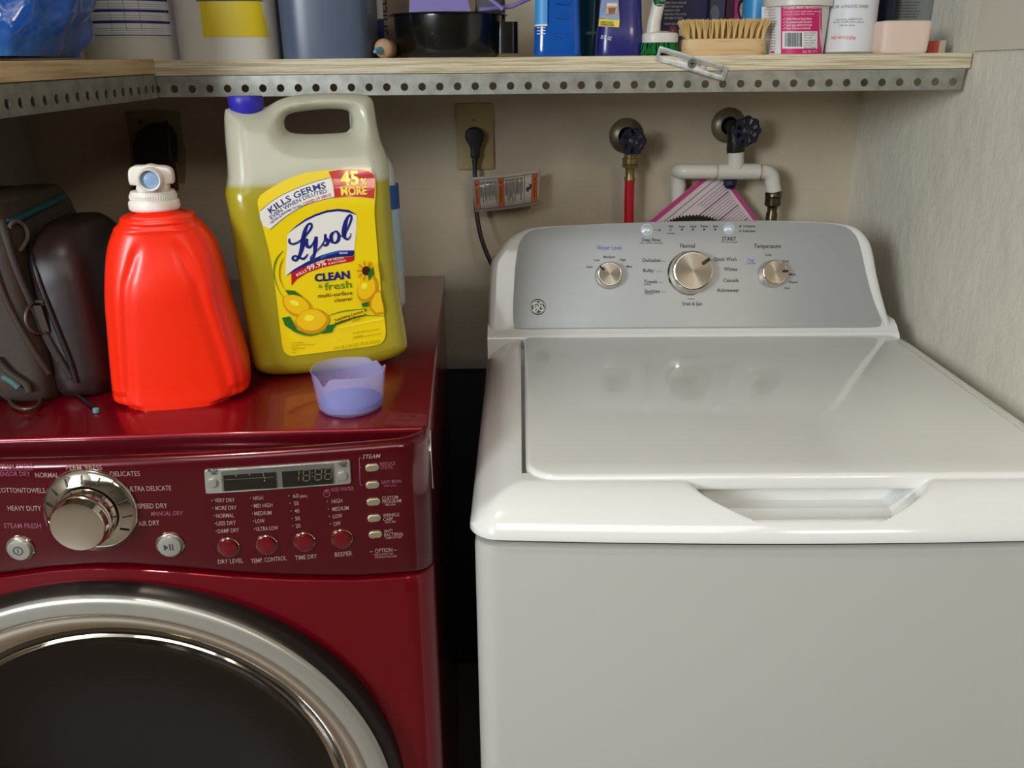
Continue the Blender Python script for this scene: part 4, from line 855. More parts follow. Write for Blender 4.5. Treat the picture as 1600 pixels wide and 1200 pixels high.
# hose bibs
def handwheel(c, n_, r, dirv, mt, hub):
    f2 = on_normal(c, dirv); N_ = n_ * 12
    out = [(r * (1 - .13 * (0.5 + 0.5 * math.cos(n_ * t + math.pi)) ** 1.0) * math.cos(t), r * (1 - .13 * (0.5 + 0.5 * math.cos(n_ * t + math.pi))) * math.sin(t)) for t in [2 * math.pi * k / N_ for k in range(N_)]]
    holes = []
    for k in range(n_):
        t = 2 * math.pi * (k + .5) / n_ ; dt = math.pi / n_ * .55; holes.append([(r * q * math.cos(t + s_), r * q * math.sin(t + s_)) for q, s_ in ((.46, -dt), (.78, -dt * .85), (.84, 0), (.78, dt * .85), (.46, dt))])
    w_ = MB().add(plate([out] + holes, .0035, .0014, 2), 0, f2).build('handwheel', mt, hub, smooth=50)
    MB().add(lathe([(r * .34, -.002), (r * .34, .004), (r * .26, .0055), (r * .2, .0045), (r * .1, .006), (0, .0062)], 28), 0, f2).build('wheel_hub', M['steel'], w_); return w_
def bib(px, py, wx, wy, nl, wr, lab, dirv):
    c = wp(px, py, 0); o = tag(empty('water_valve', (0, 0, 0)), lab, 'valve')
    r_ = 27 * mm(-.01, px, py)
    MB().add(lathe([(r_, 0), (r_, .002), (r_ * .93, .006), (r_ * .6, .010), (r_ * .5, .011), (r_ * .5, .0)], 48), 0, lambda p: (c.x + p[0], -p[2], c.z + p[1])).build('escutcheon', dkm, o)
    MB().add(tube([(c.x, -.005, c.z), (c.x, -.055, c.z)], .011, 20)).build('stem', iron, o)
    h = wp(wx, wy, -.085); dv = Vector(dirv).normalized(); b0 = Vector((c.x, -.050, c.z - .002))
    MB().add(tube([b0, b0.lerp(h, .4), h], [.013, .009, .006], 20)).build('bonnet', iron, o)
    handwheel(h, nl, wr, dirv, wheel, o); return o, c
o, c = bib(978.5, 212, 989, 221, 6, .0255, 'water valve with a six-lobed dark wheel feeding the red hose', (.18, -1, -.05))
dx = wp(985, 250, -.05)
MB().add(lathe([(.0125, .012), (.0125, .004), (.0150, .003), (.0150, -.006), (.0135, -.007), (.0155, -.009), (.0150, -.013), (.010, -.014)], 28), 0, lambda p: (dx.x + p[0], -.05 + p[1], dx.z + p[2])).build('brass_outlet', brass, o)
MB().add(tube([b for b in ((c.x, -.05, c.z), (dx.x, -.05, dx.z + .01))], .012, 18)).build('valve_body', iron, o)
o = tag(empty('red_hose', (0, 0, 0)), 'red rubber water hose running down behind the washing machine', 'hose')
MB().add(lathe([(.0098, .0), (.0088, -.006), (.0088, -.017), (.0105, -.021), (.0105, -.024)], 24), 0, lambda p: (dx.x + p[0], -.05 + p[1], dx.z - .013 + p[2])).build('ferrule', brass, o)
MB().add(tube(catmull([(dx.x, -.05, dx.z - .034), (dx.x + .001, -.05, dx.z - .10), (dx.x + .006, -.055, dx.z - .2), (dx.x + .02, -.08, dx.z - .35)], 5), .0093, 18)).build('hose', m_('red_rubber', (196, 26, 44), .35), o, smooth=60)
o, c = bib(1138, 196, 1167, 205, 8, .0275, 'water valve with an eight-lobed dark wheel above the white pipe', (.22, -1, -.05))
d2 = wp(1150, 225, -.055)
MB().add(tube([(c.x, -.05, c.z), (d2.x - .002, -.055, d2.z + .012), (d2.x, -.055, d2.z - .004)], [.014, .015, .0155], 20)).add(lathe([(.0165, .004), (.0165, -.012), (.0145, -.018)], 24), 0, lambda p: (d2.x + p[0], -.055 + p[1], d2.z + p[2])).build('valve_body', iron, o)
# plastic manifold
o = tag(empty('pipe_manifold', (0, 0, 0)), 'white plastic pipe tee with two elbows hanging from the valve', 'pipe')
Y = -.06; A = lambda x, y, yy=Y: Vector(wp(x, y, yy)); pr = .0138
cT = A(1150, 268)
MB().add(tube([A(1150, 238), A(1150, 266)], [.0145, .0145], 24)).add(tube([A(1121, 268), A(1186, 268)], [.0148, .0148], 24)).build('tee', pvc, o, smooth=60)
MB().add(tube([A(1113, 268), A(1124, 268)], .0122, 24)).add(tube([A(1184, 268), A(1192, 268)], .0122, 24)).build('pipe_joint', m_('pvc_joint', (206, 184, 168), .4), o, smooth=60)
MB().add(tube([A(1190, 268)] + [tuple(A(1208, 268) + Vector((-.018 + .018 * math.sin(R(q)), 0, -.018 + .018 * math.cos(R(q))))) for q in range(0, 91, 10)] + [tuple(A(1209, 299))], pr, 24)).build('elbow', pvc, o, smooth=60)
l = A(1077, 268)
MB().add(tube([A(1118, 268)] + [tuple(l + Vector((.0 - .016 * math.sin(R(q)), .016 - .016 * math.cos(R(q)), 0))) for q in range(0, 91, 15)] + [tuple(l + Vector((-.016, .03, -.002))), tuple(l + Vector((-.014, .036, -.012))), tuple(l + Vector((-.012, .037, -.03))), tuple(l + Vector((-.01, .037, -.07))), tuple(l + Vector((-.01, .037, -.2)))], [pr] * 8 + [.0145] * 2 + [.0145, .0125, .0125], 24)).build('elbow', pvc, o, smooth=60)
q = A(1209, 300)
MB().add(lathe([(.014, 0), (.0155, -.002), (.0155, -.008), (.0135, -.009), (.0150, -.0105), (.0150, -.024), (.0095, -.028), (.0085, -.036), (.0105, -.040), (.0105, -.06)], 28), 0, lambda p: tuple(q + Vector(p))).build('hose_connector', m_('bronze', (92, 80, 60), .3, metal=.9), o)
kn = A(1141, 285, -.05); MB().add(lathe([(.006, .012), (.013, .004), (.0125, -.004), (.008, -.011), (0, -.012)], 8), 0, lambda p: tuple(kn + Vector(p))).build('drain_knob', wheel, o, smooth=20)
# magenta printed sheet standing behind the washer
o = tag(empty('printed_sheet', (0, 0, 0)), 'magenta bordered instruction sheet leaning behind the washing machine', 'sheet')
sf = Surf(W, lambda x, z: -.0395 - (1.12 - z) * .05)
corner = [(1018, 344), (1122, 262), (1192, 344), (1110, 470), ]
cs4 = [Vector(sf.hit(*p)) for p in ((985, 370), (1121, 258), (1205, 372), (1070, 480))]
st = MB(); put_shape(st, sf, [[tuple(p) for p in cs4]], 0, 0, local=True); so = st.build('sheet', m_('sheet_paper', (216, 196, 196), .5), o, smooth=0)
sol = so.modifiers.new('t', 'SOLIDIFY'); sol.thickness = .001; sol.offset = 0
t = MB(); mag = m_('magenta_border', (190, 62, 118), .5)
e1 = (cs4[1] - cs4[0]); e2 = (cs4[3] - cs4[0])
def SP(u, v, off=.0012): p = cs4[1] + (cs4[0] - cs4[1]) * u + (cs4[2] - cs4[1]) * v; return sf.pt(p.x, p.y, off)
def SQ(u0, u1, v0, v1, mi, off=.0012): t.add(([SP(u0, v0, off), SP(u1, v0, off), SP(u1, v1, off), SP(u0, v1, off)], [(0, 1, 2, 3)]), mi)
SQ(0, 1, 0, .05, 0); SQ(0, .035, 0, 1, 0); SQ(.03, .97, .10, .108, 1); SQ(.03, .97, .16, .166, 1)
rnd = random.Random(8)
for k in range(26):
    v0 = .20 + k * .03; bold = k % 6 == 3
    SQ(.06, .30 + .25 * rnd.random(), v0, v0 + (.012 if bold else .006), 2 if bold else 1); SQ(.60, .85 + .1 * rnd.random(), v0, v0 + .006, 1)
SQ(.62, .80, .2, .34, 3, .0010)
t.build('sheet_print', [mag, m_('grey_text', (120, 110, 114), .6), m_('maroon_text', (110, 50, 70), .6), m_('pale_pink', (222, 160, 176), .6)], so, smooth=0)
# corrugated drain hose arching behind the console
c = Vector((wp(1083, 345, -.10).x, -.10, wp(1083, 336, -.10).z)); path = []; rad = []
for k in range(0, 181):
    a = R(180 - k); path.append((c.x + .055 * math.cos(a), -.10, c.z - .040 + .028 * math.sin(a))); rad.append(.0115 + .0018 * math.cos(k * 2 * math.pi / 6))
path = [(c.x - .055, -.10, c.z - .2)] + path + [(c.x + .055, -.10, c.z - .2)]; rad = [.0115] + rad + [.0115]
tag(MB().add(tube(path, rad, 18)).build('drain_hose', m_('black_hose', (40, 40, 42), .5), smooth=25), 'black corrugated drain hose arching just behind the console', 'hose')

# ------------------------------------------------------------------ things on the dryer
DZT = .980
def poly_sd(pts, X, Z):
    """signed distance to a closed outline, negative inside (numpy arrays)"""
    d = np.full(X.shape, 1e9); ins = np.zeros(X.shape, bool); n_ = len(pts)
    for i in range(n_):
        ax, az = pts[i]; bx, bz = pts[(i + 1) % n_]; ex, ez = bx - ax, bz - az; L2 = ex * ex + ez * ez
        if L2 < 1e-14: continue
        t = np.clip(((X - ax) * ex + (Z - az) * ez) / L2, 0, 1); d = np.minimum(d, np.hypot(X - ax - t * ex, Z - az - t * ez))
        if az != bz:
            cnd = ((az > Z) != (bz > Z)) & (X < (bx - ax) * (Z - az) / (bz - az) + ax); ins ^= cnd
    return np.where(ins, -d, d)
def nets(F, o, h):
    """surface nets over a sampled field"""
    nx, ny, nz = F.shape; S = F < 0; idx = -np.ones((nx - 1, ny - 1, nz - 1), int)
    c8 = [(i, j, k) for i in (0, 1) for j in (0, 1) for k in (0, 1)]
    cnt = sum(S[i:nx - 1 + i, j:ny - 1 + j, k:nz - 1 + k].astype(int) for i, j, k in c8); cells = np.argwhere((cnt > 0) & (cnt < 8))
    pos = np.zeros((len(cells), 3)); num = np.zeros(len(cells))
    for a in c8:
        for ax in range(3):
            if a[ax] == 0:
                b = list(a); b[ax] = 1; fa = F[tuple((cells + a).T)]; fb = F[tuple((cells + b).T)]; m_k = (fa < 0) != (fb < 0); t = np.where(m_k, fa / np.where(fa == fb, 1, fa - fb), 0)
                p = np.array(a, float)[None] + np.zeros((len(cells), 3)); p[:, ax] += t; pos += p * m_k[:, None]; num += m_k
    pos = (pos / num[:, None] + cells) * h + np.array(o); idx[tuple(cells.T)] = np.arange(len(cells)); faces = []
    for ax in range(3):
        sh_ = [slice(None)] * 3; a1 = list(sh_); a2 = list(sh_); a1[ax] = slice(0, -1); a2[ax] = slice(1, None); chg = S[tuple(a1)] != S[tuple(a2)]
        u_, v_ = [q for q in range(3) if q != ax]
        for e in np.argwhere(chg):
            if e[u_] == 0 or e[v_] == 0 or e[u_] >= F.shape[u_] - 1 or e[v_] >= F.shape[v_] - 1: continue
            q = []
            for du, dv in ((-1, -1), (0, -1), (0, 0), (-1, 0)):
                g = list(e); g[u_] += du; g[v_] += dv; q.append(int(idx[tuple(g)]))
            if min(q) >= 0: faces.append(tuple(q))
    return [tuple(p) for p in pos], faces
# ---- big yellow cleaner jug
def jug():
    yaw = R(18); H = .052
    p0 = W.at(480, 592, z=DZT); fr = Frame((p0.x, p0.y, DZT), yaw)      # front bottom of the jug
    mid = lambda p: fr.at(p[0], p[1], y=.030)
    out = [(351, 176), (352, 215), (355, 250), (356, 280), (351, 300), (357, 330), (365, 380), (374, 440), (383, 500), (392, 550), (397, 572), (408, 584), (440, 588), (500, 583), (560, 575), (610, 562), (630, 550), (635, 538), (630, 500),
           (622, 450), (616, 400), (612, 350), (608, 300), (608, 258), (603, 236), (597, 220), (592, 190), (589, 164), (583, 152), (565, 147), (535, 146), (500, 146), (460, 150), (435, 158), (418, 168), (400, 170), (360, 170)]
    hole = [(446, 192), (449, 183), (460, 178), (490, 173.5), (520, 171.5), (543, 173), (551, 178), (554, 190), (552.5, 203), (546, 209), (520, 211), (485, 212), (460, 210), (449, 204)]
    P = [(q.x, q.z) for q in map(mid, out)]; zmin = min(q[1] for q in P); P = [(x, z - zmin * max(0, 1 - (z - zmin) / .1)) for x, z in P]; P = catmull(P, 3, True)
    P = [(x, max(z, 0.0)) for x, z in P]
    Hh = catmull([(q.x, q.z) for q in map(mid, hole)], 3, True)
    x0, x1 = min(p[0] for p in P) - .012, max(p[0] for p in P) + .012; z1 = max(p[1] for p in P) + .012; h = .0026
    xs = np.arange(x0, x1, h); zs = np.arange(-.010, z1, h); ys = np.arange(-.012, 2 * H + .014, h)
    X, Z = np.meshgrid(xs, zs, indexing='ij'); d2 = np.maximum(poly_sd(P, X, Z), -poly_sd(Hh, X, Z))
    ztop = z1 - .012; r = .026
    def hd(z): return H - (H - .024) * np.clip((z - ztop * .62) / (ztop * .33), 0, 1) ** 1.3
    def field(d, z, y): 
        hz = hd(z); wv = np.abs(y - H) - hz; a = np.maximum(d + r, 0); b = np.maximum(wv + r, 0)
        return np.hypot(a, b) + np.minimum(np.maximum(d + r, wv + r), 0) - r
    F = field(d2[:, None, :], Z[:, None, :], ys[None, :, None] + 0 * X[:, None, :])
    root = tag(empty('cleaner_jug', fr.o, yaw), 'large translucent jug of yellow cleaner with a blue cap and bright yellow label', 'jug')
    m = MB().add(nets(F, (x0, ys[0], -.010), h)); 
    jm = m_('jug_plastic', (206, 208, 180), .24, sss=.25, coat=.3); nt = jm.node_tree; b = nt.nodes['Principled BSDF']
    tc = nt.nodes.new('ShaderNodeTexCoord'); sp = nt.nodes.new('ShaderNodeSeparateXYZ'); cr = nt.nodes.new('ShaderNodeValToRGB'); mr = nt.nodes.new('ShaderNodeMapRange')
    lv = fr.at(500, 287, y=.0).z; mr.inputs[1].default_value = lv - .003; mr.inputs[2].default_value = lv + .003
    cr.color_ramp.elements[0].color = lin((170, 158, 36)) + (1,); cr.color_ramp.elements[1].color = lin((192, 190, 170)) + (1,)
    nt.links.new(tc.outputs['Object'], sp.inputs[0]); nt.links.new(sp.outputs[2], mr.inputs[0]); nt.links.new(mr.outputs[0], cr.inputs[0]); nt.links.new(cr.outputs[0], b.inputs['Base Color'])
    body = m.build('body', jm, root, smooth=80)
    sm = body.modifiers.new('s', 'SMOOTH'); sm.factor = .5; sm.iterations = 4
    Pn = P
    hz_ = hd(Z); YG = (H - (hz_ - r + np.sqrt(np.maximum(r * r - np.maximum(d2 + r, 0) ** 2, 0))) - .0012).tolist(); gx, gz = len(xs), len(zs)
    def fy(x, z):
        u = min(max((x - x0) / h, 0), gx - 1.001); v = min(max((z + .010) / h, 0), gz - 1.001); i, j = int(u), int(v); u -= i; v -= j
        return (YG[i][j] * (1 - u) + YG[i + 1][j] * u) * (1 - v) + (YG[i][j + 1] * (1 - u) + YG[i + 1][j + 1] * u) * v
    ls = Surf(fr, fy)
    C = lambda L, o_=(400, 250), k=5.4545: [(o_[0] + x / k, o_[1] + y / k) + tuple(q / k for q in rest) for x, y, *rest in L]
    C2 = lambda L: C(L, (380, 380), 4.139)
    lab = [(402.5, 320), (405, 308), (412, 301), (440, 284), (470, 272), (500, 266.5), (540, 264), (568, 264), (580, 268), (586, 279), (587, 300), (585, 330), (588, 370), (592, 420), (597, 470), (602, 508), (602, 525), (597, 535), (585, 540), (540, 546), (490, 552), (458, 556), (448, 553), (441.5, 543), (436, 500), (430, 450), (422, 400), (412, 360)]
    # label base as a fine grid clipped to its outline so that it wraps the body
    Lp = [ls.hit(*p) for p in catmull(lab, 3, True)]; m = MB(); lx0, lx1 = min(p[0] for p in Lp), max(p[0] for p in Lp); lz0, lz1 = min(p[1] for p in Lp), max(p[1] for p in Lp)
    NR = 46; rows = []
    for j in range(NR + 1):
        z = lz0 + 1e-4 + (lz1 - lz0 - 2e-4) * (.5 - .5 * math.cos(math.pi * j / NR)); xr = []
        for i in range(len(Lp)):
            a, b_ = Lp[i], Lp[(i + 1) % len(Lp)]
            if (a[1] > z) != (b_[1] > z): xr.append(a[0] + (b_[0] - a[0]) * (z - a[1]) / (b_[1] - a[1]))
        rows.append([ls.pt(min(xr) + (max(xr) - min(xr)) * i / 20, z, .0004) for i in range(21)])
    label = MB().add(loft(rows, close=False, caps=False)).build('front_label', m_('label_yellow', (246, 216, 10), .35, coat=.4), root, smooth=60)
    cols = ['label_white', 'label_navy', 'label_red', 'label_blue', 'label_green', 'label_lemon', 'label_lemon_dark', 'label_leaf', 'label_yellow', 'label_text_yellow', 'label_brown', 'label_olive']
    rgb = [(240, 238, 230), (26, 34, 120), (196, 18, 40), (32, 100, 170), (96, 140, 30), (246, 200, 16), (214, 150, 8), (40, 112, 36), (246, 216, 10), (255, 236, 60), (60, 30, 16), (150, 130, 10)]
    mats = [m_(c_, rg, .35, coat=.4) for c_, rg in zip(cols, rgb)]
    t = MB(); z_ = [0.0006]
    def S_(L, mi): z_[0] += .00006; put_shape(t, ls, [[p[:2] for p in L]], z_[0], mi)
    def K_(L, w_, mi): z_[0] += .00005; put_stroke(t, ls, L, w_, z_[0], mi)
    def T_(s, a, b_, cap, mi, bold=.0, sh=0.0, off=None): put_text(t, s, ls, a[0], a[1], b_[0], b_[1], cap, off or z_[0] + .0001, mi, bold, sh)
    # banner
    S_(C(catmull([(30, 440), (110, 370), (220, 300), (340, 245), (470, 195), (630, 150), (655, 210), (668, 312), (560, 340), (420, 385), (300, 450), (210, 515), (120, 590), (60, 560), (35, 500)], 1, True)), 0)
    K_(C([(40, 432), (110, 370), (220, 300), (340, 245), (470, 195), (630, 150)]), .9, 1); K_(C([(120, 592), (210, 515), (300, 450), (420, 385), (560, 340), (668, 316)]), .9, 1)
    S_(C([(618, 98), (700, 84), (800, 78), (900, 82), (960, 92), (995, 115), (1012, 155), (1010, 240), (1005, 328), (900, 315), (800, 311), (668, 322), (660, 240), (645, 160)]), 2)
    T_('45', *C([(722, 215), (880, 208)]), 21, 9, .035); T_('%', *C([(893, 212), (944, 210)]), 10, 9, .02); T_('MORE', *C([(725, 300), (945, 290)]), 12.5, 9, .025)
    T_('KILLS GERMS', *C([(125, 455), (592, 238)]), 10.5, 1, .015, off=z_[0] + .0002) if False else None
    def arc_text(s, pts, cap, mi, bold=0.0):
        P_ = catmull(pts, 8); Ls = [0]
        for i in range(1, len(P_)): Ls.append(Ls[-1] + math.hypot(P_[i][0] - P_[i - 1][0], P_[i][1] - P_[i - 1][1]))
        v, f, wd = text_mesh(s, bold); tot = Ls[-1]
        def fn(p):
            d = p[0] / wd * tot; i = max(0, min(len(P_) - 2, int(np.searchsorted(Ls, d)) - 1)); q = (d - Ls[i]) / (Ls[i + 1] - Ls[i]); a, b_ = P_[i], P_[i + 1]
            tx, ty = b_[0] - a[0], b_[1] - a[1]; l = math.hypot(tx, ty); tx /= l; ty /= l; hh = p[1] / CAPH * cap
            X_, Y_ = a[0] + (b_[0] - a[0]) * q + ty * hh, a[1] + (b_[1] - a[1]) * q - tx * hh
            return ls.pt(*ls.hit(X_, Y_), z_[0] + .00015)
        t.add(([(p[0], p[1], 0) for p in v], f), mi, fn)
    arc_text('KILLS GERMS', C([(125, 458), (230, 385), (350, 322), (470, 272), (598, 236)]), 9.5, 1, .02)
    arc_text('EVEN WHEN DILUTED', C([(132, 508), (230, 435), (350, 368), (470, 315), (605, 278)]), 6.2, 1, .01)
    arc_text('TESTED & PROVEN TO KILL', C([(128, 548), (230, 468), (310, 425), (398, 390)]), 3.2, 1, .02); arc_text('COVID-19 VIRUS', C([(404, 388), (520, 342), (642, 306)]), 4.4, 2, .02)
    # cartouche
    S_(C([(265, 635), (340, 570), (420, 518), (500, 478), (600, 445), (700, 432), (790, 445), (858, 472), (852, 620), (836, 775), (700, 775), (560, 815), (430, 875), (320, 940), (250, 988), (255, 850), (268, 740)]), 0)
    S_(C([(262, 632), (340, 560), (420, 502), (500, 462), (600, 428), (700, 415), (790, 425), (862, 468), (790, 448), (700, 436), (600, 448), (500, 482), (420, 522), (340, 574)]), 1)
    S_(C([(250, 988), (320, 932), (430, 868), (560, 808), (700, 770), (836, 768), (838, 800), (820, 818), (700, 825), (560, 850), (430, 900), (320, 952)]), 1)
    S_(C([(545, 818), (620, 790), (700, 772), (830, 770), (700, 790), (600, 815), (555, 845)]), 3)
    S_(C([(300, 962), (430, 902), (560, 856), (700, 830), (820, 820), (838, 808), (835, 850), (815, 864), (700, 885), (560, 915), (430, 962), (345, 1015), (302, 1070)]), 2)
    arc_text('KILLS', C([(350, 992), (436, 945)]), 4.2, 0, .02); arc_text('99.9%', C([(446, 948), (520, 915), (600, 892)]), 8, 0, .02); arc_text('OF VIRUSES', C([(612, 862), (750, 838)]), 2.8, 0, .01); arc_text('& BACTERIA', C([(616, 890), (770, 860)]), 2.8, 0, .01); T_('BRAND', *C([(712, 800), (780, 797)]), 2.6, 0, .02)
    zz = z_[0]
    LS = [([(284, 668, 12), (284, 700, 16), (312, 713, 12), (365, 692, 10), (425, 635, 10), (470, 572, 14), (468, 542, 14), (442, 546, 12), (420, 590, 24), (404, 660, 32), (392, 740, 32), (372, 805, 22), (342, 850, 14), (316, 848, 16), (311, 828, 14), (335, 814, 10), (372, 832, 16), (405, 838, 14), (440, 800, 8)]),
          ([(436, 668, 14), (428, 712, 26), (446, 742, 18), (474, 722, 10), (498, 680, 10)]), ([(512, 650, 22), (506, 710, 30), (500, 770, 24), (488, 830, 14), (468, 848, 12), (468, 822, 8), (505, 782, 7), (548, 738, 8)]),
          ([(548, 738, 8), (578, 690, 8), (592, 630, 14), (588, 656, 18), (610, 692, 28), (600, 720, 16), (574, 724, 12), (566, 706, 12)]),
          ([(660, 610, 10), (640, 640, 24), (642, 686, 26), (668, 704, 12), (700, 680, 22), (704, 636, 22), (684, 606, 12), (664, 612, 8)]),
          ([(706, 640, 6), (745, 640, 8), (788, 560, 10), (812, 490, 14), (802, 468, 14), (780, 484, 16), (760, 540, 30), (748, 620, 34), (758, 664, 20), (784, 670, 10), (806, 640, 7)])]
    for L in LS: z_[0] = zz; K_(C([(x + 7, y + 9, w_ * .55) for x, y, w_ in L]), 1, 3)
    zz += .0002
    for L in LS: z_[0] = zz; K_(C([(x, y, w_ * 1.25) for x, y, w_ in L]), 3, 1)
    put_shape(t, ls, [C([p + () for p in circ(806, 630, 7, n=12)])], z_[0], 1)
    arc_text('CLEAN', C([(500, 1035), (800, 1005)]), 11.5, 1, .04); arc_text('&', C([(528, 1090), (566, 1087)]), 6, 4, .0); arc_text('fresh', C([(585, 1108), (815, 1085)]), 11.5, 4, .01)
    arc_text('multi-surface', C2([(484, 352), (706, 330)]), 6.2, 10, .004); arc_text('cleaner', C2([(590, 380), (708, 366)]), 6, 10, .004)
    # green sweeps, leaves, lemons and sunflower
    K_(C([(230, 770, 4), (170, 850, 14), (150, 960, 10), (180, 1080, 6), (240, 1180, 3)]), 2, 4); K_(C([(235, 830, 3), (205, 900, 10), (200, 1000, 8), (240, 1100, 3)]), 2, 11); K_(C2([(250, 480, 4), (330, 560, 20), (450, 590, 16), (600, 520, 14), (760, 470, 8), (910, 470, 2)]), 2, 4); K_(C2([(540, 470, 3), (640, 440, 8), (800, 420, 4)]), 2, 4)
    K_(C2([(560, 560, 2), (700, 530, 8), (910, 485, 10)]), 2, 9)
    S_(C2([(270, 300), (330, 305), (385, 345), (330, 345), (290, 330)]), 7); S_(C2([(250, 480), (300, 470), (350, 560), (440, 590), (330, 570), (270, 530)]), 7); S_(C2([(530, 530), (600, 520), (570, 575), (500, 585), (540, 555)]), 7)
    def lemon(cx, cy, rx, ry, rot, mi=5):
        base = [(cx + rx * q * math.cos(a) * math.cos(rot) - ry * q * math.sin(a) * math.sin(rot), cy + rx * q * math.cos(a) * math.sin(rot) + ry * q * math.sin(a) * math.cos(rot)) for a in [2 * math.pi * k / 32 for k in range(32)] for q in (1 + .10 * max(0, abs(math.cos(a)) - .9) * 10 * 0.8,)]
        S_(C2(base), 6); b2 = [(cx + (x - cx) * .86 - 6, cy + (y - cy) * .84 - 8) for x, y in base]; S_(C2(b2), 5)
        b3 = [(cx + (x - cx) * .3 - 20, cy + (y - cy) * .25 - 22) for x, y in base]; S_(C2(b3), 9)
    lemon(350, 405, 100, 66, .5); lemon(445, 502, 104, 82, -.1); lemon(800, 295, 60, 88, .35)
    S_(C2([(880, 300), (848, 310), (815, 370), (815, 420), (850, 460), (912, 452), (905, 400)]), 6); S_(C2([(882, 312), (856, 322), (828, 372), (828, 414), (856, 446), (905, 440), (898, 395)]), 5)
    for k in range(18):
        a = 2 * math.pi * k / 18
        if -1.0 < a - 2 * math.pi < 0 or a < .6: continue
        K_(C2([(790 + 26 * math.cos(a), 175 + 28 * math.sin(a), 10), (790 + 48 * math.cos(a), 175 + 52 * math.sin(a), 13), (790 + 64 * math.cos(a), 175 + 68 * math.sin(a), 3)]), 2, 6 if k % 2 else 5)
    S_(C2(circ(793, 175, 27, 30, 24)), 10); S_(C2([(840, 140), (862, 110), (880, 200), (885, 262), (850, 210)]), 5); S_(C2([(840, 145), (846, 190), (808, 240), (806, 190)]), 7); S_(C2([(760, 385), (812, 375), (805, 405), (770, 410)]), 7)
    arc_text('Sparkling Lemon &', C2([(590, 500), (800, 432)]), 3.6, 10, .02); arc_text('Sunflower Essence', C2([(594, 524), (795, 458)]), 3.6, 10, .02); arc_text('scent', C2([(704, 505), (756, 488)]), 3, 10)
    arc_text('210 FL. OZ. (1 GAL. 2 QT. 1 PT. 2 FL. OZ.) 6.21L', C2([(584, 684), (884, 636)]), 4.6, 11, .0); arc_text('CAUTION:', C2([(708, 612), (775, 602)]), 3.4, 11, .01); arc_text('EYE IRRITANT. See back panel', C2([(708, 582), (876, 552)]), 2.2, 11); arc_text('for additional precautions', C2([(782, 600), (890, 580)]), 2.2, 11)
    for k, y in enumerate((642, 654, 666, 678, 690, 704)): arc_text(('ACTIVE INGREDIENTS', 'Alkyl dimethyl benzyl chlorides', 'ammonium', 'OTHER INGREDIENTS', 'TOTAL:', 'ea')[k], C2([(310, y + 2), ((395, 455, 350, 400, 345, 340)[k], y - 2)]), 1.9, 11)
    t.build('label_print', mats, label, smooth=0)
    # cap
    a, b_ = fr.at(357, 160, y=.030), fr.at(413.5, 160, y=.030); cx = (a.x + b_.x) / 2; rr = (b_.x - a.x) / 2; zc = fr.at(385, 171, y=.03).z; zt_ = fr.at(385, 150.5, y=.03).z
    pf = [(rr * .97, zc - .004)]
    MB().add(lathe([(rr * .8, zc - .006), (rr * .98, zc - .001), (rr * .98, zc + .003), (rr, zc + .004), (rr, zt_ - .002), (rr * .95, zt_), (0, zt_)], 48), 0, lambda p: (cx + p[0], H + p[1], p[2])).build('cap', m_('royal_cap', (48, 46, 176), .4), root)
    return fr
jf = jug()
# ---- bottle hiding behind the jug
yaw = R(12); p = W.at(600, 500, z=DZT); fr = Frame((p.x + .004, p.y + .045, DZT), yaw)
o = tag(empty('spray_bottle', fr.o, yaw), 'pale bottle with a blue label hidden behind the yellow cleaner jug', 'bottle')
xr = fr.at(631, 420, y=.03).x; a0 = .05; cx = xr - a0
pf = catmull([(0, .9), (.03, .98), (.08, 1), (.45, .97), (.62, .93), (.7, .88), (.80, .8), (.88, .5), (.95, .3), (1, .3)], 4)
MB().add(loft([sqring(cx, .03, a0 * q, .032 * q, z * .275, 3, 48) for z, q in pf])).build('body', m_('pale_bottle', (196, 202, 206), .35), o, smooth=60)
m = MB(); m.add(loft([sqring(cx, .03, a0 * q * 1.01, .032 * q * 1.015, z, 3, 48) for z, q in ((.06, 1.0), (.12, .975), (.19, .95))], caps=False)); lb = m.build('label', m_('label_teal', (170, 196, 206), .4), o, smooth=60)
MB().add(loft([sqring(cx, .03, a0 * q * 1.016, .032 * q * 1.022, z, 3, 48) for z, q in ((.155, .96), (.19, .95))], caps=False)).build('label_band', m_('band_blue', (34, 78, 146), .4), lb, smooth=60)
MB().add(lathe([(.017, .27), (.017, .295), (.014, .297), (0, .297)], 32), 0, lambda p: (cx + p[0], .03 + p[1], p[2])).build('cap', paper, o)
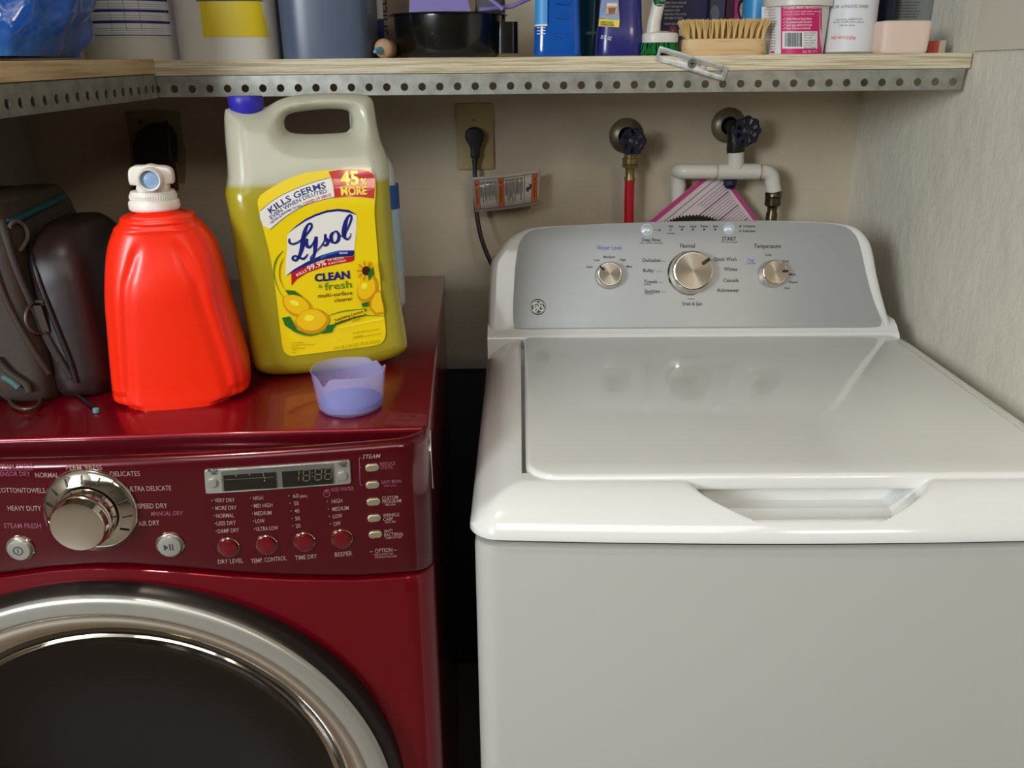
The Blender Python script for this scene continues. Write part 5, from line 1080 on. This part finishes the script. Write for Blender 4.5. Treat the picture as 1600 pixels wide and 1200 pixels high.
# ---- orange detergent bottle
def orange():
    yaw = R(13); p0 = W.at(262, 640, z=DZT); fr = Frame((p0.x, p0.y, DZT), yaw); B = .05
    rows = [(342, 187, 307), (350, 181, 314), (364, 174, 327), (388, 168, 341), (425, 166, 352), (465, 167, 361), (500, 170, 371), (535, 173, 381), (565, 176, 389), (588, 178.5, 392), (604, 181, 391), (616, 187, 386), (624, 196, 376)]
    root = tag(empty('detergent_bottle', fr.o, yaw), 'bright orange detergent bottle with a white spout cap, standing upside the dark bag', 'bottle')
    root['label'] = 'bright orange detergent bottle with a white spout cap beside the dark bag'
    R_ = []
    for py, xl, xr in rows:
        a = fr.at(xl, py, y=B); b = fr.at(xr, py, y=B); R_.append((a.z * .5 + b.z * .5, (a.x + b.x) / 2, (b.x - a.x) / 2))
    R_.sort(); z0 = R_[0][0]; z0 = min(z0, .012) if z0 < .02 else z0
    R_ = [(0.0, R_[0][1], R_[0][2] * .90), (.003, R_[0][1], R_[0][2] * .95)] + [q for q in R_ if q[0] > .008]
    top = R_[-1]; R_ += [(top[0] + .004, top[1], top[2] * .95), (top[0] + .006, top[1], top[2] * .80), (top[0] + .008, top[1], top[2] * .55), (top[0] + .018, top[1], top[2] * .5)]
    Z = [q[0] for q in R_]; n_ = 96; zt_ = top[0]
    sm = catmull(R_, 5); rings = []
    for z, cx, a in sm:
        ring = []; u = min(max(z / zt_, 0), 1); b = B * (1 - .20 * smooth01((u - .6) / .4)) * min(1, a / max(.001, top[2])) if z > zt_ else B * (1 - .18 * smooth01((u - .6) / .4)); e = 4.2 - 1.6 * u
        for k in range(n_):
            t = 2 * math.pi * k / n_; c_, s_ = math.cos(t), math.sin(t); x = a * math.copysign(abs(c_) ** (2 / e), c_); y = b * math.copysign(abs(s_) ** (2 / e), s_)
            xn = x / max(a, 1e-4)
            if s_ < 0 and z < zt_:
                petal = .50 + .22 * (1 - u) if u < .93 else 9
                g = math.exp(-((abs(xn - .0) - petal * (1 - max(0, u - .70) * 1.7)) / .075) ** 2) * .0028 * smooth01((.93 - u) / .1)
                g2 = math.exp(-((abs(xn + .0) - .86) / .05) ** 2) * .002 * smooth01((.8 - u) / .2)
                mid = -.0018 * (1 - min(1, abs(xn) / .45)) * smooth01((.9 - u) / .2)
                y += g + g2 + mid
                if u < .10: y += .003 * smooth01((.10 - u) / .02) * (abs(xn) > .72)
            if .955 < u <= 1.0 and z <= zt_: 
                x *= 1 + .02 * math.sin((u - .955) / .045 * math.pi * 2); y *= 1 + .02 * math.sin((u - .955) / .045 * math.pi * 2)
            ring.append((cx + x, B + y, max(z, 0)))
        rings.append(ring)
    MB().add(loft(rings)).build('body', m_('orange_plastic', (250, 44, 12), .34, sss=.12, coat=.15), root, smooth=60)
    sx_ = top[1]
    m = MB(); m.add(tube([(R_[i][1] + .0, .0, 0) for i in ()] or [(0, 0, 0), (0, 0, .0001)], .00001, 3)) if False else None
    c = fr.at(243, 330, y=B); cxc = c.x; wv = m_('cap_white', (238, 232, 222), .4, sss=.2)
    rb = (fr.at(282.5, 328, y=B).x - fr.at(202, 328, y=B).x) / 2; rt2 = (fr.at(277, 305, y=B).x - fr.at(204, 305, y=B).x) / 2; zb1 = fr.at(243, 329, y=B - rb).z; zt1 = fr.at(243, 302, y=B - rb).z
    v, f = lathe([(rb * .95, zb1 - .002), (rb, zb1), (rb, zb1 + .006), (rb * .97, zb1 + .0075), (rt2 * 1.01, zb1 + .0085), (rt2, zt1 - .003), (rt2 * .94, zt1), (rt2 * .5, zt1 + .001), (0, zt1 + .001)], 120)
    col = MB().add((v, f), 0, lambda p: (cxc + p[0], B + p[1], p[2])).build('collar', wv, root, smooth=30)
    m = MB()
    for k in range(60):
        a = 2 * math.pi * k / 60; ca, sa = math.cos(a), math.sin(a); m.add(box(-.0006, .0006, -.0006, .0006, zb1 + .010, zt1 - .004), 0, lambda p: (cxc + rt2 * 1.003 * ca + p[0], B + rt2 * 1.003 * sa + p[1], p[2]))
    m.build('grip_ribs', wv, col)
    Bf = B - .012; pts = [(216, 301), (213, 290), (203, 289), (200, 275), (201, 265), (208, 260), (222, 259.5), (232, 257.5), (243, 259.5), (258, 261), (267, 266), (270, 276), (270, 287), (262, 288), (260, 301)]
    q = [fr.at(x, y, y=Bf) for x, y in pts]
    tp = MB().add(plate([catmull([(p.x, p.z) for p in q], 2, True)], .011, .003, 3), 0, lambda p: (p[0], Bf + .008 - p[2], p[1])).build('tap_lever', wv, root, smooth=50)
    c = fr.at(235.5, 280, y=Bf - .008); r_ = .0098
    MB().add(lathe([(r_ * 1.25, -.004), (r_ * 1.2, .008), (r_ * 1.08, .011), (r_ * .98, .0105), (r_ * .93, .004), (r_ * .9, -.001)], 48, closed_ends=False), 0, lambda p: (c.x + p[0], c.y - p[2], c.z + p[1])).build('spout_ring', wv, tp)
    MB().add(lathe([(r_ * .95, .005), (r_ * .8, .006), (r_ * .4, .0075), (0, .008)], 40), 0, lambda p: (c.x + p[0], c.y - p[2], c.z + p[1])).build('push_button', m_('tap_blue', (146, 178, 214), .35), tp)
    # printed label edge on the far side
    return fr
of = orange()
# ---- measuring cup
def cup():
    c = W.at(549, 637, z=DZT); c = Vector((W.at(549, 640, y=-.820).x, -.820, DZT)); o = tag(empty('measuring_cup', c), 'small translucent lilac measuring cup with notched rim and blue residue', 'cup')
    rb, rt, h = .0345, .0405, .0455; n_ = 96
    def rim(a):
        d = 0
        for a0_, w_, dp in ((R(238), .17, .010), (R(35), .22, .007), (R(58), .10, .004)):
            q = (a - a0_ + math.pi) % (2 * math.pi) - math.pi; d += dp * math.exp(-(q / w_) ** 2)
        return h - d + .0008 * math.sin(3 * a)
    rings = []
    for u in (0.0, .05, .15, .3, .5, .7, .85, 1):
        rings.append([((rb + (rt - rb) * u ** .8) * math.cos(a) * (1 if u else .96), (rb + (rt - rb) * u ** .8) * math.sin(a) * (1 if u else .96), max(0.0, rim(a) * u)) for a in [2 * math.pi * k / n_ for k in range(n_)]])
    inner = []
    for u in (1, .85, .7, .5, .3, .15, .08):
        inner.append([((rb + (rt - rb) * u ** .8 - .0013) * math.cos(a), (rb + (rt - rb) * u ** .8 - .0013) * math.sin(a), rim(a) * u) for a in [2 * math.pi * k / n_ for k in range(n_)]])
    cm = mat('lilac_clear', (196, 196, 250), .12, alpha=.27, coat=.8)
    MB().add(loft(rings + inner)).build('body', cm, o, smooth=50)
    MB().add(lathe([(rb * .93, .0045), (rb * .97, .006), (rb * .985, .010), (rb * .9, .0105), (0, .0105)], 48)).build('residue', mat('blue_residue', (60, 120, 226), .25, trans=.5, ior=1.2), o)
cup()
# ---- dark camera bag
def camera_bag():
    yaw = R(8); p0 = W.at(118, 628, z=DZT); fr = Frame((p0.x, p0.y, DZT), yaw)
    root = tag(empty('camera_bag', fr.o, yaw), 'dark brown padded camera bag with teal zipper and metal rings on the dryer', 'bag')
    cloth = m_('bag_fabric', (44, 36, 33), .7, bump=(300, .4, .001, 2)); lth = m_('bag_shell', (40, 25, 25), .42, bump=(10, .35, .006, 3)); trim = m_('bag_trim', (62, 51, 43), .65, bump=(260, .4, .001, 2)); tealz = m_('teal_zipper', (18, 78, 84), .5)
    def slab(x0, x1, y0, y1, h, r, lean, mt, nm, e=5, par=root, z0=0.0):
        rings = []
        for u in [0, .02, .06, .15, .3, .5, .7, .82, .9, .95, .98, 1.0]:
            k = 1 - r * max(0, (u - .78) / .22) ** 2.4 * 1.0; k2 = 1 - .10 * max(0, (.06 - u) / .06)
            k *= k2; sw = 1 + .05 * math.sin(u * math.pi)
            cx, cy = (x0 + x1) / 2 + lean[0] * u * h, (y0 + y1) / 2 + lean[1] * u * h; rings.append(sqring(cx, cy, (x1 - x0) / 2 * k * sw, (y1 - y0) / 2 * k, z0 + u * h, e, 64))
        return MB().add(loft(rings)).build(nm, mt, par, smooth=60)
    slab(-.165, -.065, .0, .24, .214, .18, (-.10, .12), cloth, 'main_compartment')
    mid_ = slab(-.088, -.018, -.004, .235, .216, .20, (-.12, .12), trim, 'middle_compartment')
    slab(-.036, .040, .006, .20, .186, .42, (-.06, .12), lth, 'front_pocket', 3.2)
    # piping and zipper lines running up the gusset and over the top
    S2 = Surf(fr, lambda x, z: -.006 + z * .12)
    from mathutils.bvhtree import BVHTree
    bv = []
    for ch in root.children: me = ch.data; bv.append(BVHTree.FromPolygons([v.co.copy() for v in me.vertices], [tuple(p.vertices) for p in me.polygons]))
    def on_bag(p, off):
        o, d = fr.ray(p[0], p[1]); d = d.normalized(); best = None
        for b in bv:
            h_ = b.ray_cast(o, d)
            if h_[0] is not None and (best is None or h_[3] < best[3]): best = h_
        return tuple(best[0] - d * off) if best else (None if off == 0 else S2.pt(*S2.hit(*p), off))
    def line(pts, r, mt, nm, off=.001, par=root):
        P_ = [q for q in (on_bag(p, off) for p in catmull(pts, 6)) if q]
        P_ = [tuple(sum(Vector(P_[min(max(i + k, 0), len(P_) - 1)])[a] for k in (-1, 0, 1)) / 3 for a in range(3)) for i in range(len(P_))]; return MB().add(tube(P_, r, 10)).build(nm, mt, par, smooth=60)
    line([(8, 352), (20, 400), (48, 470), (82, 540), (112, 592)], .0038, cloth, 'piping'); line([(-8, 420), (10, 470), (42, 530), (78, 585)], .0034, trim, 'piping'); line([(44, 372), (58, 430), (84, 500), (108, 560), (120, 600)], .0030, M['black'], 'seam')
    line([(2, 345), (14, 385), (30, 430), (60, 500), (96, 566)], .0050, trim, 'strap_band', -.001)
    a, b = fr.at(18, 350, z=.185), fr.at(112, 300, z=.2)
    line2 = [fr.at(12, 352, y=.045), fr.at(45, 334, y=.085), fr.at(75, 318, y=.12), fr.at(105, 303, y=.15), fr.at(126, 295, y=.17)]
    line([(12, 350), (45, 334), (75, 319), (105, 304), (124, 297)], .0046, tealz, 'zipper', 0)
    line3 = [fr.at(60, 356, y=.05), fr.at(90, 338, y=.09), fr.at(125, 320, y=.125), fr.at(150, 312, y=.15)]
    line([(60, 356), (90, 338), (125, 320), (148, 312)], .003, trim, 'piping', 0)
    # cord pull
    pull = [(14, 356), (20, 347), (30, 347), (40, 356), (43, 370), (38, 382), (31, 391)]
    line(pull, .0022, m_('grey_cord', (108, 100, 92), .7, bump=(400, .6, .001)), 'zipper_pull', .006)
    def dring(cx, cy, rx, ry, a0_, a1_, z=None, r=.0022):
        pts = [(cx + rx * math.cos(R(a)), cy + ry * math.sin(R(a))) for a in range(a0_, a1_ + 1, 12)]
        P_ = [on_bag(p, .005) for p in pts] if z is None else [tuple(fr.at(p[0], p[1], z=z)) for p in pts]
        return MB().add(tube(P_, r, 10)).build('ring', m_('dark_ring', (92, 84, 76), .4, metal=.6) if z is None else m_('dull_ring', (96, 84, 70), .4, metal=.6), root, smooth=60)
    dring(62, 496, 22, 25, 60, 290); dring(40, 625, 24, 14, -30, 210, .004)
    MB().add(box(-.004, .004, -.0015, .0015, 0, .03), 0, lambda p: tuple(Vector(on_bag((72, 518), .004)) + Vector((p[0] + p[2] * -.12, p[1], p[2])))).build('ring_tab', trim, root)
    # loose drawstring ending on the dryer top
    P_ = [fr.at(108, 604, z=.006), fr.at(125, 620, z=.003), fr.at(140, 632, z=.003), fr.at(152, 640, z=.003)]
    MB().add(tube(catmull([tuple(p) for p in P_], 4), .0022, 8)).build('drawstring', M['black'], root, smooth=60)
    q = fr.at(150, 640, z=.004); MB().add(lathe([(.002, 0), (.0036, .001), (.0036, .005), (.002, .006)], 14), 0, lambda p: (q.x + p[0], q.y + p[1], p[2])).build('cord_end', m_('teal_bead', (92, 140, 140), .4), root)
    # buckle in the low corner
    line([(-6, 560), (14, 582), (40, 600), (46, 612)], .0045, trim, 'strap_band', .004); line([(4, 588), (18, 596), (30, 606)], .004, m_('teal_band', (70, 110, 108), .5), 'strap_loop', .008)
camera_bag()
